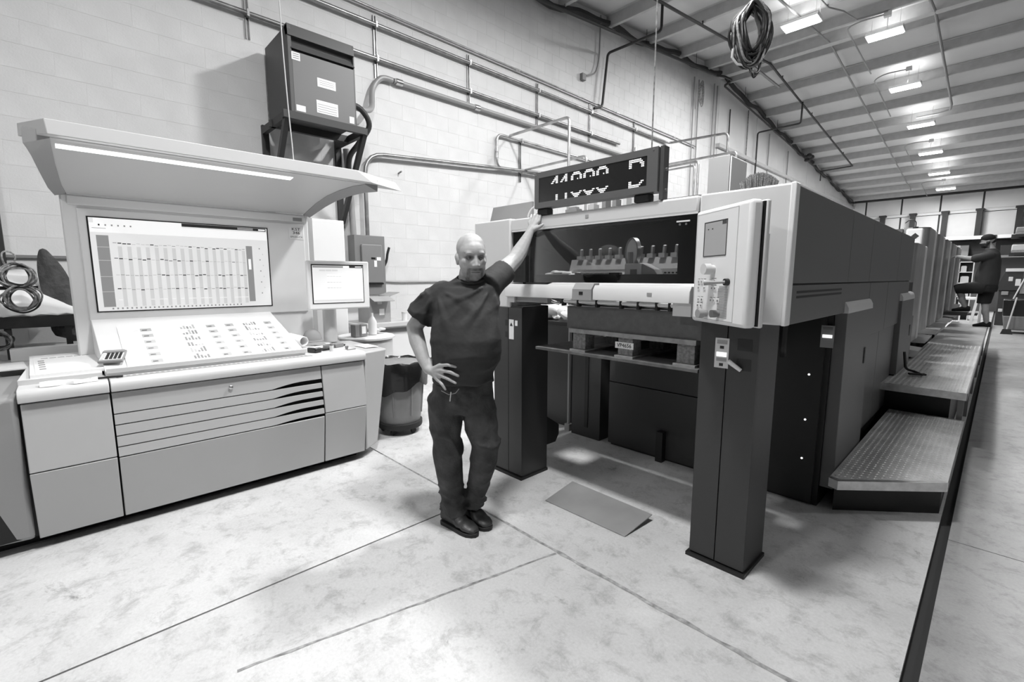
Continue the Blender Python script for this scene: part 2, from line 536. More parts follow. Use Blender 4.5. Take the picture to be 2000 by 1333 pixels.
fixture(-2.32, 7.6, 'lit roof fixture of the row above the press, out of view', LAMP_W*1.1)
fixture(-2.30, 4.45, 'lit roof fixture above the press delivery, out of view', LAMP_W*1.9, w=0.5)
fixture(-1.35, 1.15, 'lit roof fixture above the man, out of view', LAMP_W*1.40, w=0.5)
fixture(-1.90, -3.2, 'lit roof fixture left behind the camera, out of view', LAMP_W*0.6)
fixture(4.6, 4.0, 'lit roof fixture nearest in the row right of the press, out of view', LAMP_W*0.40)
fixture(4.6, 13.0, 'lit roof fixture farther in the row right of the press, out of view', LAMP_W*0.40)

# ================================================================== CONTROL CONSOLE
FX = -3.62
con = thing('press_console', 'long pale grey press control console with wall screen and hood', 'console', (-4.1, 0.85, 0))
MB().box(-4.5, -3.80, -0.55, 1.72, 0.0, 0.085).build('plinth', 'seam_black', con)
MB().box(-4.55, -3.675, -0.60, 1.72, 0.085, 0.865).build('carcass', 'seam_black', con)
FM, FB, FT = -3.595, -3.66, -3.635     # front x at the bulge, at the bottom, at the top
def front(name, y0, y1, z0, z1, m, cut=None):
    def fx(z):
        if z >= 0.47: return FM + (FT-FM)*(z-0.47)/0.40
        return FB + (FM-FB)*(z-0.07)/0.40
    g = MB(); N = 24 if cut else 1
    rows = []
    for i in range(N+1):
        y = y0 + (y1-y0)*i/N
        zb = z0
        if cut:
            t = (y-cut[0])/(cut[1]-cut[0])
            if t > 0: zb = z0 + cut[2]*min(1.0, math.sin(min(t*1.6, 1)*math.pi/2))
        rows.append((y, zb))
    for (ya, za), (yb, zb) in zip(rows[:-1], rows[1:]):
        b = [(fx(za)-0.02, ya, za), (fx(za), ya, za), (fx(zb), yb, zb), (fx(zb)-0.02, yb, zb)]
        t = [(fx(z1)-0.02, ya, z1), (fx(z1), ya, z1), (fx(z1), yb, z1), (fx(z1)-0.02, yb, z1)]
        n = len(g.v); g.v += b + t
        g.f += [(n+0,n+3,n+2,n+1), (n+4,n+5,n+6,n+7), (n+1,n+2,n+6,n+5), (n+3,n+0,n+4,n+7)]; g.mi += [0]*4
        if N == 1 or ya == y0: g.f.append((n+0,n+1,n+5,n+4)); g.mi.append(0)
        if N == 1 or yb == y1: g.f.append((n+2,n+3,n+7,n+6)); g.mi.append(0)
    return g.build(name, m, con, bevel=0.004 if not cut else 0.0, weld=True)
# left unit
front('upper_door', -0.243, 0.128, 0.478, 0.862, 'console_grey')
front('lower_door', -0.243, 0.128, 0.07, 0.472, 'console_grey')
# centre drawers
zs = [0.862, 0.733, 0.666, 0.599, 0.532, 0.470]
d0 = front('drawer', 0.137, 1.385, zs[1]+0.004, zs[0], 'console_grey', (1.02, 1.383, 0.028))
MB().lathe([(0.0, 0.0), (0.012, 0.001), (0.014, 0.010), (0.006, 0.016), (0.0, 0.016)], (FT+0.012, 0.76, 0.80), 14, 'x').build('lock_knob', 'steel', d0, smooth=True)
for i in range(1, 5):
    front('drawer', 0.137, 1.385, zs[i+1]+0.004, zs[i]-0.003, 'console_grey', (1.02, 1.383, 0.024) if i < 4 else (1.02, 1.383, 0.016))
front('lower_panel', 0.137, 1.385, 0.07, zs[5]-0.004, 'console_grey')
# right unit
front('upper_door', 1.394, 1.745, 0.490, 0.862, 'console_grey')
front('lower_door', 1.394, 1.735, 0.07, 0.484, 'console_grey')
# angled end panels
MB().hexa([(-3.66,1.750,0.07),(-3.78,1.92,0.07),(-4.5,1.92,0.07),(-4.5,1.750,0.07)], [(-3.625,1.755,0.935),(-3.76,2.03,0.925),(-4.5,2.03,0.925),(-4.5,1.755,0.935)]).build('end_panel', 'console_grey', con, bevel=0.015)
MB().hexa([(-4.5,-0.80,0.07),(-3.74,-0.78,0.07),(-3.665,-0.255,0.07),(-4.5,-0.255,0.07)], [(-4.5,-0.80,0.905),(-3.70,-0.78,0.905),(-3.630,-0.255,0.905),(-4.5,-0.255,0.905)]).build('end_panel', 'hood_side', con, bevel=0.025, seg=3)  # left end in a darker grey, its shade put into the colour
# worktops with rounded front edge
def worktop(y0, y1, x0, m='console_light'):
    prof = [(x0, 0.873), (FX+0.012, 0.873), (FX+0.018, 0.90), (FX+0.012, 0.928), (FX-0.004, 0.942), (FX-0.03, 0.946), (x0, 0.946)]
    return MB().prism(prof, 'y', y0, y1).build('worktop', m, con, bevel=0.003)
worktop(0.136, 1.755, -4.58)
worktop(-0.250, 0.129, -4.58)
MB().box(-5.05, -4.58, -0.42, 0.10, 0.88, 0.945).build('worktop', 'console_light', con)
MB().box(-5.1, -4.58, 1.33, 1.755, 0.88, 0.945).build('worktop', 'console_light', con)
# slanted sheet table with its lip and ruler strip
tb = MB().hexa([(-3.76,0.125,0.948),(-3.76,1.325,0.948),(-4.56,1.315,0.948),(-4.56,0.105,0.948)], [(-3.77,0.125,0.972),(-3.77,1.325,0.972),(-4.55,1.315,1.250),(-4.55,0.105,1.250)]).build('sheet_table', 'console_white', con, bevel=0.004)
MB().box(-3.775, -3.752, 0.13, 1.33, 0.965, 0.992).build('lip', 'console_light', tb)
g = MB().m(0).box(-3.72, -3.67, 0.17, 1.345, 0.946, 0.950)
g.m(1)
for k in range(39): g.box(-3.71, -3.68, 0.19+k*0.029, 0.206+k*0.029, 0.950, 0.9506)
g.build('ruler_strip', ['ink_light', 'ink_mid'], con)
# upright back board with the wall screen
bb = MB().box(-4.66, -4.56, 0.02, 1.70, 0.90, 2.135).build('back_board', 'console_white', con, bevel=0.012)
MB().box(-4.565, -4.545, 0.10, 1.655, 1.235, 2.045).build('screen_frame', 'console_white', bb, bevel=0.008)
MB().box(-4.565, -4.548, 0.055, 1.665, 2.062, 2.125).build('top_rail', 'console_white', bb, bevel=0.006)
MB().hexa([(-4.66,1.70,0.92),(-4.58,1.70,0.92),(-4.72,1.80,0.92),(-4.74,1.80,0.92)], [(-4.66,1.70,2.13),(-4.58,1.70,2.13),(-4.72,1.80,2.13),(-4.74,1.80,2.13)]).build('side_return', 'hood_side', con)
SY0, SY1, SZ0, SZ1 = 0.146, 1.338, 1.300, 1.990
sc = MB().box(-4.547, -4.541, SY0, SY1, SZ0, SZ1).build('screen', 'bezel_black', con)
X = -4.5405
def sq(g, u0, u1, v0, v1, i, dx=0.0):
    ya = SY0 + (SY1-SY0)*u0; yb = SY0 + (SY1-SY0)*u1; za = SZ1 - (SZ1-SZ0)*v1; zb = SZ1 - (SZ1-SZ0)*v0
    g.m(i); g.quad((X+dx, ya, za), (X+dx, yb, za), (X+dx, yb, zb), (X+dx, ya, zb))
g = MB()
sq(g, 0.008, 0.992, 0.012, 0.988, 0)
g.build('display', 'screen_face', sc)
g = MB(); random.seed(3)
sq(g, 0.03, 0.47, 0.014, 0.065, 4, 0.0006); sq(g, 0.47, 0.985, 0.014, 0.05, 3, 0.0006); sq(g, 0.935, 0.98, 0.025, 0.042, 4, 0.001); sq(g, 0.80, 0.90, 0.02, 0.045, 2, 0.001)
sq(g, 0.01, 0.99, 0.065, 0.16, 4, 0.0004)
for k in range(6): sq(g, 0.05+k*0.03, 0.058+k*0.03, 0.075, 0.092, 3 if k == 0 else 2, 0.0008)
sq(g, 0.02, 0.085, 0.115, 0.12, 2, 0.0008)
sq(g, 0.035, 0.092, 0.19, 0.945, 2, 0.0006)
sq(g, 0.845, 0.885, 0.24, 0.93, 2, 0.0006); sq(g, 0.855, 0.872, 0.40, 0.53, 4, 0.0009)
for v in (0.31, 0.45, 0.62, 0.78): sq(g, 0.035, 0.092, v, v+0.004, 1, 0.0009)
for k in range(32):
    u = 0.108 + k*0.0229
    if k % 2: sq(g, u, u+0.02, 0.30, 0.945, 1, 0.0005)
    rows = [(0.265, 2), (0.425, 3), (0.60, 2), (0.755, 2)]
    for v, mm in rows:
        vv = v + random.uniform(-0.008, 0.008) + (0.02*k/32 if v < 0.5 else 0)
        q = random.random()
        h = 0.0025 if q < 0.4 else (0.006 if q < 0.7 else 0.010)
        sq(g, u+0.001, u+0.019, vv, vv+h, (3 if mm == 3 and h > 0.003 else 2 if h < 0.009 else 3), 0.001)
    if random.random() < 0.5: sq(g, u, u+0.02, 0.87, 0.876, 4, 0.001)
    sq(g, u-0.035, u-0.027, 0.955, 0.972, 2, 0.001)
for k in range(9): sq(g, 0.93 + 0.02*(k % 2), 0.937 + 0.02*(k % 2), 0.26+k*0.07, 0.275+k*0.07, 1 if k % 2 else 2, 0.001)
g.build('display_marks', ['screen_face', 'screen_band', 'screen_mid', 'screen_dark', 'screen_white'], sc)
RX = Matrix(((0,0,1),(1,0,0),(0,1,0)))        # text facing +x, reading along +y
st = MB().box(-4.545, -4.5425, 1.515, 1.645, 1.905, 2.015).build('sticker', 'paper', con)
text_part('lettering', 'KST', 0.036, 'ink_black', st, (-4.542, 1.580, 1.995), RX, xs=1.25)
text_part('lettering', '346', 0.036, 'ink_black', st, (-4.542, 1.582, 1.962), RX, xs=1.25)
text_part('lettering', 'SM102-CX', 0.022, 'ink_mid', st, (-4.542, 1.582, 1.926), RX, xs=1.1)
MB().box(-4.547, -4.5445, 1.56, 1.64, 2.07, 2.10).build('badge', 'hood_side', con)
# hood: curved shell from the back board to the front visor
prof = [(-4.56, 2.135), (-4.47, 2.175), (-4.36, 2.225), (-4.22, 2.275), (-4.06, 2.31), (-3.90, 2.33), (-3.78, 2.335)]
g = MB(); n = len(prof)
yl = [0.06, 0.04, 0.03, 0.02, 0.015, 0.01, 0.01]; yr = [1.66, 1.68, 1.71, 1.75, 1.80, 1.85, 1.90]
for i, (x, z) in enumerate(prof):
    g.v += [(x, yl[i], z), (x, yr[i], z), (x+0.005, yr[i], z+0.03), (x+0.005, yl[i], z+0.03)]
for i in range(n-1):
    a = i*4; b = a+4
    g.f += [(a, a+1, b+1, b), (a+2, a+3, b+3, b+2), (a+1, a+2, b+2, b+1), (a+3, a, b, b+3)]; g.mi += [0]*4
g.f += [(0, 3, 2, 1), (n*4-4, n*4-3, n*4-2, n*4-1)]; g.mi += [0]*2
hd = g.build('hood', 'hood_white', con, smooth=True)
for side, ys_ in (('l', yl), ('r', yr)):
    g = MB()
    for i, (x, z) in enumerate(prof):
        t = i/(n-1)
        s_ = -1 if side == 'l' else 1
        w = 0.06 + 0.05*t
        yy = ys_[i]
        g.v += [(x, yy, z-0.004), (x, yy + s_*w, z-0.02-0.03*t), (x+0.01, yy + s_*w, z+0.04), (x+0.005, yy, z+0.03)]
    for i in range(n-1):
        a = i*4; b = a+4
        g.f += [(a, a+1, b+1, b), (a+2, a+3, b+3, b+2), (a+1, a+2, b+2, b+1), (a+3, a, b, b+3)]; g.mi += [0]*4
    g.f += [(0, 3, 2, 1), (n*4-4, n*4-3, n*4-2, n*4-1)]; g.mi += [0]*2
    g.build('side_cheek', 'hood_side', con, smooth=True)
# visor: bevelled prism wider at the back
MB().hexa([(-3.92,-0.12,2.345),(-3.70,0.0,2.335),(-3.70,1.93,2.335),(-3.92,2.33,2.345)], [(-3.98,-0.12,2.43),(-3.70,-0.005,2.418),(-3.70,1.80,2.418),(-3.98,2.30,2.43)]).build('visor', 'hood_white', con, bevel=0.004)
ls = MB().hexa([(-3.97,0.03,2.318),(-3.90,0.03,2.326),(-3.90,1.36,2.326),(-3.97,1.36,2.318)], [(-3.97,0.03,2.328),(-3.90,0.03,2.336),(-3.90,1.36,2.336),(-3.97,1.36,2.328)]).build('light_strip', 'lamp_strip', con)
ld = bpy.data.lights.new('strip_lamp', 'AREA'); ld.shape = 'RECTANGLE'; ld.size = 0.07; ld.size_y = 1.3; ld.energy = 4.0
lo = bpy.data.objects.new('strip_lamp', ld); COL.objects.link(lo); lo.location = (-3.935, 0.70, 2.31); lo.rotation_euler = (0, math.radians(-12), 0)
put(lo, con, lo.location)

# ---- swivel monitor beside the screen
mo = thing('monitor', 'small white framed touch monitor on a pillar right of console', 'monitor', (-4.40, 1.80, 0.945))
RM = Euler((0, 0, math.radians(-4))).to_matrix()
mc = Vector((-4.22, 1.83, 1.485))
def mp(dx, dy, dz): return mc + RM @ Vector((dx, dy, dz))
MB().obox(mp(-0.03, 0, 0), (0.06, 0.565, 0.44), RM).build('housing', 'console_white', mo, bevel=0.012)
scm = MB().obox(mp(0.002, -0.012, 0.012), (0.004, 0.475, 0.352), RM).build('screen', 'bezel_black', mo)
def mq(g, u0, u1, v0, v1, i, dx=0.0):
    a = -0.012-0.233+0.466*u0; b = -0.012-0.233+0.466*u1; za = 0.012+0.172-0.344*v1; zb = 0.012+0.172-0.344*v0
    g.m(i); g.quad(mp(0.0046+dx, a, za), mp(0.0046+dx, b, za), mp(0.0046+dx, b, zb), mp(0.0046+dx, a, zb))
g = MB(); mq(g, 0.01, 0.995, 0.02, 0.995, 0); g.build('display', 'screen_face', scm)
g = MB()
mq(g, 0.02, 0.60, 0.03, 0.075, 2, 0.0006); mq(g, 0.72, 0.99, 0.02, 0.075, 3, 0.0006); mq(g, 0.84, 0.97, 0.035, 0.055, 4, 0.001)
mq(g, 0.60, 0.72, 0.02, 0.075, 4, 0.0006)
for k in range(3): mq(g, 0.14+k*0.12, 0.25+k*0.12, 0.125, 0.165, 1, 0.0006)
for r in range(3):
    for c in range(5):
        mq(g, 0.28+c*0.057, 0.325+c*0.057, 0.25+r*0.15, 0.36+r*0.15, 4, 0.0006)
        mq(g, 0.28+c*0.057, 0.325+c*0.057, 0.295+r*0.15, 0.305+r*0.15, 2, 0.001)
    mq(g, 0.72, 0.80, 0.26+r*0.15, 0.36+r*0.15, 4, 0.0006)
mq(g, 0.02, 0.97, 0.915, 0.965, 1, 0.0006)
g.build('display_marks', ['screen_face', 'screen_band', 'screen_mid', 'screen_dark', 'screen_white'], scm)
MB().tube([(-4.42, 1.80, 0.945), (-4.42, 1.80, 1.34)], 0.062, 20).build('pillar', 'console_light', mo, smooth=True)
MB().obox((-4.36, 1.81, 1.36), (0.16, 0.10, 0.10)).build('bracket', 'console_light', mo, bevel=0.01)

# ---- things lying on the console
TA = Vector((-3.77, 0.0, 0.9755)); TD = Vector((-0.78, 0.0, 0.278)).normalized()
TN = Vector((0.278, 0, 0.78)).normalized()
def on_table(y, s, h=0.0):       # y along the table, s up the slope
    p = TA + TD*s + TN*h; return Vector((p.x, y, p.z))
sh = thing('printed_sheet', 'large printed press sheet spread on the slanted console table', 'sheet', on_table(0.85, 0.02, 0.002))
g = MB()
g.hexa([on_table(0.235,0.02,0.001), on_table(1.275,0.02,0.001), on_table(1.245,0.66,0.001), on_table(0.235,0.66,0.001)],
       [on_table(0.235,0.02,0.003), on_table(1.275,0.02,0.003), on_table(1.245,0.66,0.003), on_table(0.235,0.66,0.003)])
g.build('paper_sheet', 'paper', sh)
g = MB(); random.seed(11)
def pq(y0, y1, s0, s1, i): g.m(i); g.quad(on_table(y0,s0,0.0036), on_table(y1,s0,0.0036), on_table(y1,s1,0.0036), on_table(y0,s1,0.0036))
for col_y, w, st_ in ((0.36, 0.065, 0), (0.60, 0.10, 1), (0.77, 0.06, 0), (0.90, 0.06, 0), (1.03, 0.10, 1), (1.19, 0.055, 0)):
    for k in range(6):
        s0 = 0.05 + k*0.10
        if st_ == 0:
            pq(col_y, col_y+w, s0, s0+0.052, 0); pq(col_y+0.01, col_y+w*0.6, s0+0.012, s0+0.03, 1)
        else:
            for j in range(5):
                hh = random.uniform(0.02, 0.085)
                pq(col_y+j*w/5, col_y+j*w/5+w*0.13, s0, s0+hh, random.choice((0, 1, 1)))
for k in range(70):
    y0 = random.uniform(0.28, 1.2); s0 = random.uniform(0.05, 0.6); pq(y0, y0+random.uniform(0.01, 0.03), s0, s0+0.006, 2)
g.build('print', ['ink_light', 'ink_mid', 'paper_grey'], sh, kind='stuff')

def slab_of_paper(name, label, cx, cy, z, lx, ly, h, rz, m='paper', cat='papers', group=None):
    o = MB().obox((cx, cy, z+h/2), (lx, ly, h), (0, 0, rz)).build(name, m)
    return tag(o, label, cat, group)
ZW = 0.9465
slab_of_paper('paper_pile', 'untidy grey edged sheets under the printed proof', -4.26, -0.055, ZW, 0.98, 0.36, 0.028, -0.03, 'paper_grey')
slab_of_paper('paper_stack', 'thick stack of white sheets under the printed proof', -4.30, -0.04, ZW+0.028, 0.96, 0.36, 0.018, 0.04)
g = MB(); g.m(0).obox((-4.30, -0.035, ZW+0.0475), (0.92, 0.33, 0.003), (0, 0, 0.05))
g.m(1)
R12 = Euler((0,0,0.05)).to_matrix()
for k in range(6): g.obox(Vector((-4.30,-0.035,ZW+0.0495)) + R12 @ Vector((-0.25, -0.11+k*0.042, 0)), (0.020, 0.034, 0.0008), (0,0,0.05))
for k in range(5): g.obox(Vector((-4.30,-0.035,ZW+0.0495)) + R12 @ Vector((-0.12+k*0.10, -0.13, 0)), (0.04, 0.03, 0.0008), (0,0,0.05))
tag(g.build('printed_proof', ['paper', 'ink_mid']), 'printed proof with grey marks on top of left paper stack', 'sheet')
slab_of_paper('loose_sheet', 'white sheet sticking out left of the paper stack', -4.62, -0.335, ZW, 0.36, 0.16, 0.008, 0.1, cat='sheet')
slab_of_paper('folder', 'white board standing flat at the back of left console end', -4.95, -0.12, ZW+0.0, 0.10, 0.44, 0.09, 0.0, 'paper', 'folder')
cr = MB(); random.seed(5)
pts = [(-3.70+random.uniform(-0.015,0.015), -0.16+i*0.035, ZW+0.006+0.014*random.random()) for i in range(8)]
for a, b in zip(pts[:-1], pts[1:]):
    cr.hexa([(a[0],a[1],ZW), (a[0]+0.06,a[1],ZW), (b[0]+0.06,b[1],ZW), (b[0],b[1],ZW)], [(a[0],a[1],a[2]+0.004), (a[0]+0.05,a[1],a[2]), (b[0]+0.05,b[1],b[2]), (b[0],b[1],b[2]+0.004)])
tag(cr.build('crumpled_paper', 'paper'), 'crumpled white paper strip along left console edge', 'paper')
pen = MB().tube([(-3.69, 0.05, ZW+0.008), (-3.655, 0.20, ZW+0.009)], 0.006, 8).build('pen', 'bezel_black', smooth=True)
tag(pen, 'black pen lying by the console front edge', 'pen')
# tape dispenser
td = thing('tape_dispenser', 'small black stand at far left of console top', 'dispenser', (-3.72, -0.34, 0.906))
MB().hexa([(-3.77,-0.41,0.906),(-3.67,-0.41,0.906),(-3.67,-0.33,0.906),(-3.77,-0.33,0.906)], [(-3.75,-0.39,0.925),(-3.69,-0.39,0.925),(-3.69,-0.35,0.925),(-3.75,-0.35,0.925)]).build('foot', 'bezel_black', td)
MB().tube([(-3.72,-0.37,0.922),(-3.73,-0.36,0.96),(-3.76,-0.34,0.99)], 0.012, 8).build('neck', 'bezel_black', td, smooth=True)
# calculator
ca = thing('calculator', 'grey desk calculator with dark keys left of the printed sheet', 'calculator', (-3.93, 0.155, ZW+0.046))
cz = ZW + 0.05
RC = Euler((math.radians(0), math.radians(17), math.radians(-14))).to_matrix()
cc = Vector((-3.915, 0.175, 1.048))
MB().obox(cc, (0.165, 0.125, 0.018), RC).build('case', 'can_grey', ca, bevel=0.006)
MB().obox(cc + RC @ Vector((-0.06, 0, 0.012)), (0.028, 0.105, 0.006), RC).build('display', 'screen_mid', ca)
MB().obox(cc + RC @ Vector((0.02, 0, 0.0100)), (0.10, 0.112, 0.002), RC).build('face_plate', 'paper_grey', ca)
for r in range(4):
    for c in range(5):
        MB().obox(cc + RC @ Vector((-0.02+r*0.024, -0.042+c*0.021, 0.013)), (0.016, 0.014, 0.006), RC).build('key', 'bezel_black' if c > 0 else 'paper', ca)
# rolled paper
rl = MB(); a = on_table(1.36, 0.55, 0.07); 
pts0 = Vector((-4.50, 1.38, 1.03)); pts1 = Vector((-4.13, 1.45, 1.005))
seg = 28; rr = 0.042
d = (pts1-pts0).normalized(); u = d.orthogonal().normalized(); w = d.cross(u)
vs = []
for p in (pts0, pts1):
    for k in range(seg):
        an = 2*math.pi*1.15*k/(seg-1); q = rr*(1 - 0.10*k/seg)
        vs.append(p + (u*math.cos(an) + w*math.sin(an))*q)
rl.add(vs, [(k, k+1, seg+k+1, seg+k) for k in range(seg-1)])
ro = rl.build('paper_roll', 'paper', smooth=True)
so = ro.modifiers.new('thick', 'SOLIDIFY'); so.thickness = 0.0025
tag(ro, 'rolled up printed sheet beside the slanted console table', 'paper roll')
# cap
cp = thing('baseball_cap', 'grey baseball cap lying upright on console behind the paper roll', 'cap', (-4.33, 1.60, 0.946))
def dome(g, c, r, hgt, seg=24, rings=7, R=None):
    for i in range(rings+1):
        t = (math.pi/2)*i/rings
        for k in range(seg):
            a = 2*math.pi*k/seg
            p = Vector((r[0]*math.cos(a)*math.cos(t), r[1]*math.sin(a)*math.cos(t), hgt*math.sin(t)))
            g.v.append(tuple(Vector(c) + (R @ p if R else p)))
    for i in range(rings):
        for k in range(seg): g.f.append((i*seg+k, i*seg+(k+1) % seg, (i+1)*seg+(k+1) % seg, (i+1)*seg+k)); g.mi.append(0)
g = MB(); dome(g, (-4.35, 1.60, 0.975), (0.095, 0.085), 0.115)
mat('cap_grey', 0.22, 0.85, bump=0.4, bscale=20)
g.build('crown', 'cap_grey', cp, smooth=True)
MB().tube([(-4.35+0.094*math.cos(a/12*math.pi*2), 1.60+0.084*math.sin(a/12*math.pi*2), 0.972) for a in range(12)], 0.014, 6, closed=True).build('band', 'cap_grey', cp, smooth=True)
g = MB(); nn = 10
for i in range(nn+1):
    a = math.radians(-62+124*i/nn); a2 = a - 0.3
    ix, iy = -4.35+0.09*math.cos(a2), 1.60+0.08*math.sin(a2)
    ox, oy = -4.35+0.165*math.cos(a2), 1.60+0.13*math.sin(a2)
    g.v += [(ix, iy, 0.972), (ox, oy, 0.952-0.004*abs(i-5)), (ox, oy, 0.957-0.004*abs(i-5)), (ix, iy, 0.978)]
for i in range(nn):
    a = i*4; b = a+4
    g.f += [(a,a+1,b+1,b),(a+1,a+2,b+2,b+1),(a+2,a+3,b+3,b+2),(a+3,a,b,b+3)]; g.mi += [0]*4
g.build('peak', 'cap_grey', cp, smooth=True)
# small tools on the right worktop
def tool(name, label, c, size, rz, m, cat='tool', bev=0.004):
    return tag(MB().obox((c[0], c[1], ZW+size[2]/2+(c[2] if len(c) > 2 else 0)), size, (0,0,rz)).build(name, m, bevel=bev), label, cat)
lp = thing('loupe', 'small folding magnifier near the paper roll on console', 'magnifier', (-4.00, 1.47, ZW))
MB().lathe([(0.022, 0), (0.034, 0.004), (0.034, 0.02), (0.024, 0.026), (0.018, 0.02)], (-4.00, 1.47, ZW), 18).build('ring', 'can_grey', lp, smooth=True)
MB().obox((-3.97, 1.505, ZW+0.008), (0.05, 0.016, 0.012), (0,0,0.6)).build('handle', 'bezel_black', lp)
de = thing('densitometer', 'black handheld measuring device with pale top on console edge', 'device', (-3.83, 1.42, ZW))
MB().obox((-3.83, 1.42, ZW+0.02), (0.10, 0.065, 0.04), (0,0,0.35)).build('case', 'bezel_black', de, bevel=0.008)
MB().obox((-3.835, 1.42, ZW+0.042), (0.07, 0.05, 0.006), (0,0,0.35)).build('top_plate', 'paper', de)
tw = thing('tape_roll', 'grey roll of tape lying on the right worktop', 'tape', (-3.98, 1.60, ZW))
MB().lathe([(0.028,0), (0.048,0), (0.048,0.03), (0.028,0.03), (0.028,0)], (-3.98, 1.60, ZW), 22, caps=False).build('tape', 'can_grey', tw, smooth=True)
tool('eraser_block', 'dark grey block with curved top on right worktop', (-3.98, 1.68), (0.05, 0.09, 0.035), 0.3, 'box_grey', 'block')
tool('black_clip', 'black clip lying behind the tape roll', (-4.05, 1.735), (0.03, 0.08, 0.015), -0.5, 'bezel_black', 'clip')
tool('black_case', 'flat black case between measuring device and tape', (-3.88, 1.53), (0.05, 0.07, 0.022), 0.2, 'bezel_black', 'case')
ub = thing('small_bottle', 'small pale bottle with grey cap at worktop front', 'bottle', (-3.80, 1.55, ZW))
MB().tube([(-3.80,1.55,ZW),(-3.80,1.55,ZW+0.045)], 0.016, 12).build('body', 'paper_grey', ub, smooth=True)
MB().tube([(-3.80,1.55,ZW+0.045),(-3.80,1.55,ZW+0.065)], 0.012, 12).build('cap', 'can_grey', ub, smooth=True)
ink = thing('ink_pot', 'tiny grey pot standing near the worktop corner', 'pot', (-3.80, 1.68, ZW))
MB().lathe([(0.010,0),(0.016,0.028),(0.016,0.03),(0.0,0.03)], (-3.80, 1.68, ZW), 14).build('cup', 'can_grey', ink, smooth=True)
pn = MB().tube([(-3.75,1.66,ZW+0.005),(-3.76,1.74,ZW+0.005)], 0.004, 7).build('pen', 'box_grey'); tag(pn, 'thin grey pen at the right corner of the worktop', 'pen')
slab_of_paper('note_sheet', 'white sheet hanging over right end of console', -3.95, 1.93, 0.936, 0.22, 0.13, 0.002, 0.0, cat='sheet')

# ================================================================== THINGS ON AND BY THE BLOCK WALL
CX = WX + 0.055
# ---- conduits along the wall on strut posts
def conduit(name, label, pts, r, m='galvanised', cat='conduit', group=None, couplings=(), rf=0.12):
    t = thing(name, label, cat, pts[0], group)
    MB().tube(fillet(pts, rf), r, 10).build('pipe', m, t, smooth=True)
    for (p, ax) in couplings:
        q = Vector(p); d = Vector({'x': (0.05,0,0), 'y': (0,0.05,0), 'z': (0,0,0.05)}[ax])
        MB().tube([q-d, q+d], r*1.28, 10).build('coupling', 'steel', t, smooth=True)
    return t
conduit('wall_conduit', 'topmost thin steel conduit running along the block wall', [(CX, -2.5, 5.06), (CX, 12.6, 5.06)], 0.017, couplings=[((CX, y, 5.06), 'y') for y in (2.2, 5.9, 8.9, 11.4)], group='wall conduits')
conduit('wall_conduit', 'second steel conduit from top, turning out from the wall', [(CX, -2.5, 4.87), (CX, 11.15, 4.87), (-4.62, 11.2, 4.82), (-4.60, 11.2, 2.2)], 0.028, group='wall conduits')
conduit('wall_conduit', 'third steel conduit from top, passing behind the transformer', [(CX, -2.5, 4.45), (CX, 9.0, 4.45)], 0.028, group='wall conduits')
conduit('wall_conduit', 'fourth conduit starting at the flexible hose by the transformer', [(CX, 3.52, 4.24), (CX, 9.4, 4.24)], 0.034, 'conduit_grey', group='wall conduits', couplings=[((CX, 3.6, 4.24), 'y'), ((CX, 5.0, 4.24), 'y')])
for i, (y, z0, z1) in enumerate([(1.73, 4.20, 5.4), (3.28, 4.22, 5.0), (4.86, 4.24, 5.0), (6.43, 4.24, 5.0), (7.98, 4.24, 5.05), (9.62, 4.3, 5.05), (6.0, 3.24, 3.97), (-0.9, 4.2, 5.2)]):
    nm = ['left of the transformer top', 'just right of the transformer', 'second right of the transformer', 'third right of the transformer', 'above the LED sign', 'right of the LED sign hanger', 'holding the lower pipes left of LED sign', 'at the far left end'][i]
    t = thing('strut_post', 'short vertical steel strut ' + nm, 'strut', (WX+0.02, y, z0), 'strut posts')
    MB().box(WX, WX+0.024, y-0.021, y-0.014, z0, z1).box(WX, WX+0.024, y+0.014, y+0.021, z0, z1).box(WX, WX+0.003, y-0.021, y+0.021, z0, z1).build('channel', 'galvanised', t)
    for zz in (4.45, 4.87) if i != 6 else (3.41, 3.93):
        if z0 < zz < z1: MB().box(WX+0.024, CX+0.034, y-0.012, y+0.012, zz-0.036, zz+0.036).build('clamp', 'steel', t)

# ---- transformer on its bracket
tf = thing('transformer', 'dark metal electrical transformer box high on the wall', 'transformer', (-5.65, 2.23, 3.26))
x0, x1, y0, y1, z0, z1 = -6.02, -5.30, 1.875, 2.59, 3.28, 4.13
MB().box(x0, x1-0.05, y0, y1, z0, z1).build('case', 'transformer_dark', tf, bevel=0.006)
MB().box(x1-0.06, x1, y0, y0+0.035, z0, z1).box(x1-0.06, x1, y1-0.012, y1, z0, z1).build('side_flange', 'transformer_dark', tf)
MB().box(x1-0.05, x1+0.002, y0+0.035, y1-0.012, z0, 3.885).build('front_cover', 'transformer_front', tf, bevel=0.003)
MB().hexa([(x1-0.05,y0,z1-0.09),(x1+0.012,y0,z1-0.105),(x1+0.012,y1,z1-0.105),(x1-0.05,y1,z1-0.09)], [(x1-0.09,y0,z1+0.012),(x1-0.01,y0,z1+0.012),(x1-0.01,y1,z1+0.012),(x1-0.09,y1,z1+0.012)]).build('top_hood', 'transformer_dark', tf)
MB().hexa([(x1-0.05,y0+0.03,3.925),(x1+0.012,y0+0.03,3.905),(x1+0.012,y1,3.905),(x1-0.05,y1,3.925)], [(x1-0.06,y0+0.03,3.975),(x1-0.03,y0+0.03,3.975),(x1-0.03,y1,3.975),(x1-0.06,y1,3.975)]).build('louvre', 'transformer_dark', tf)
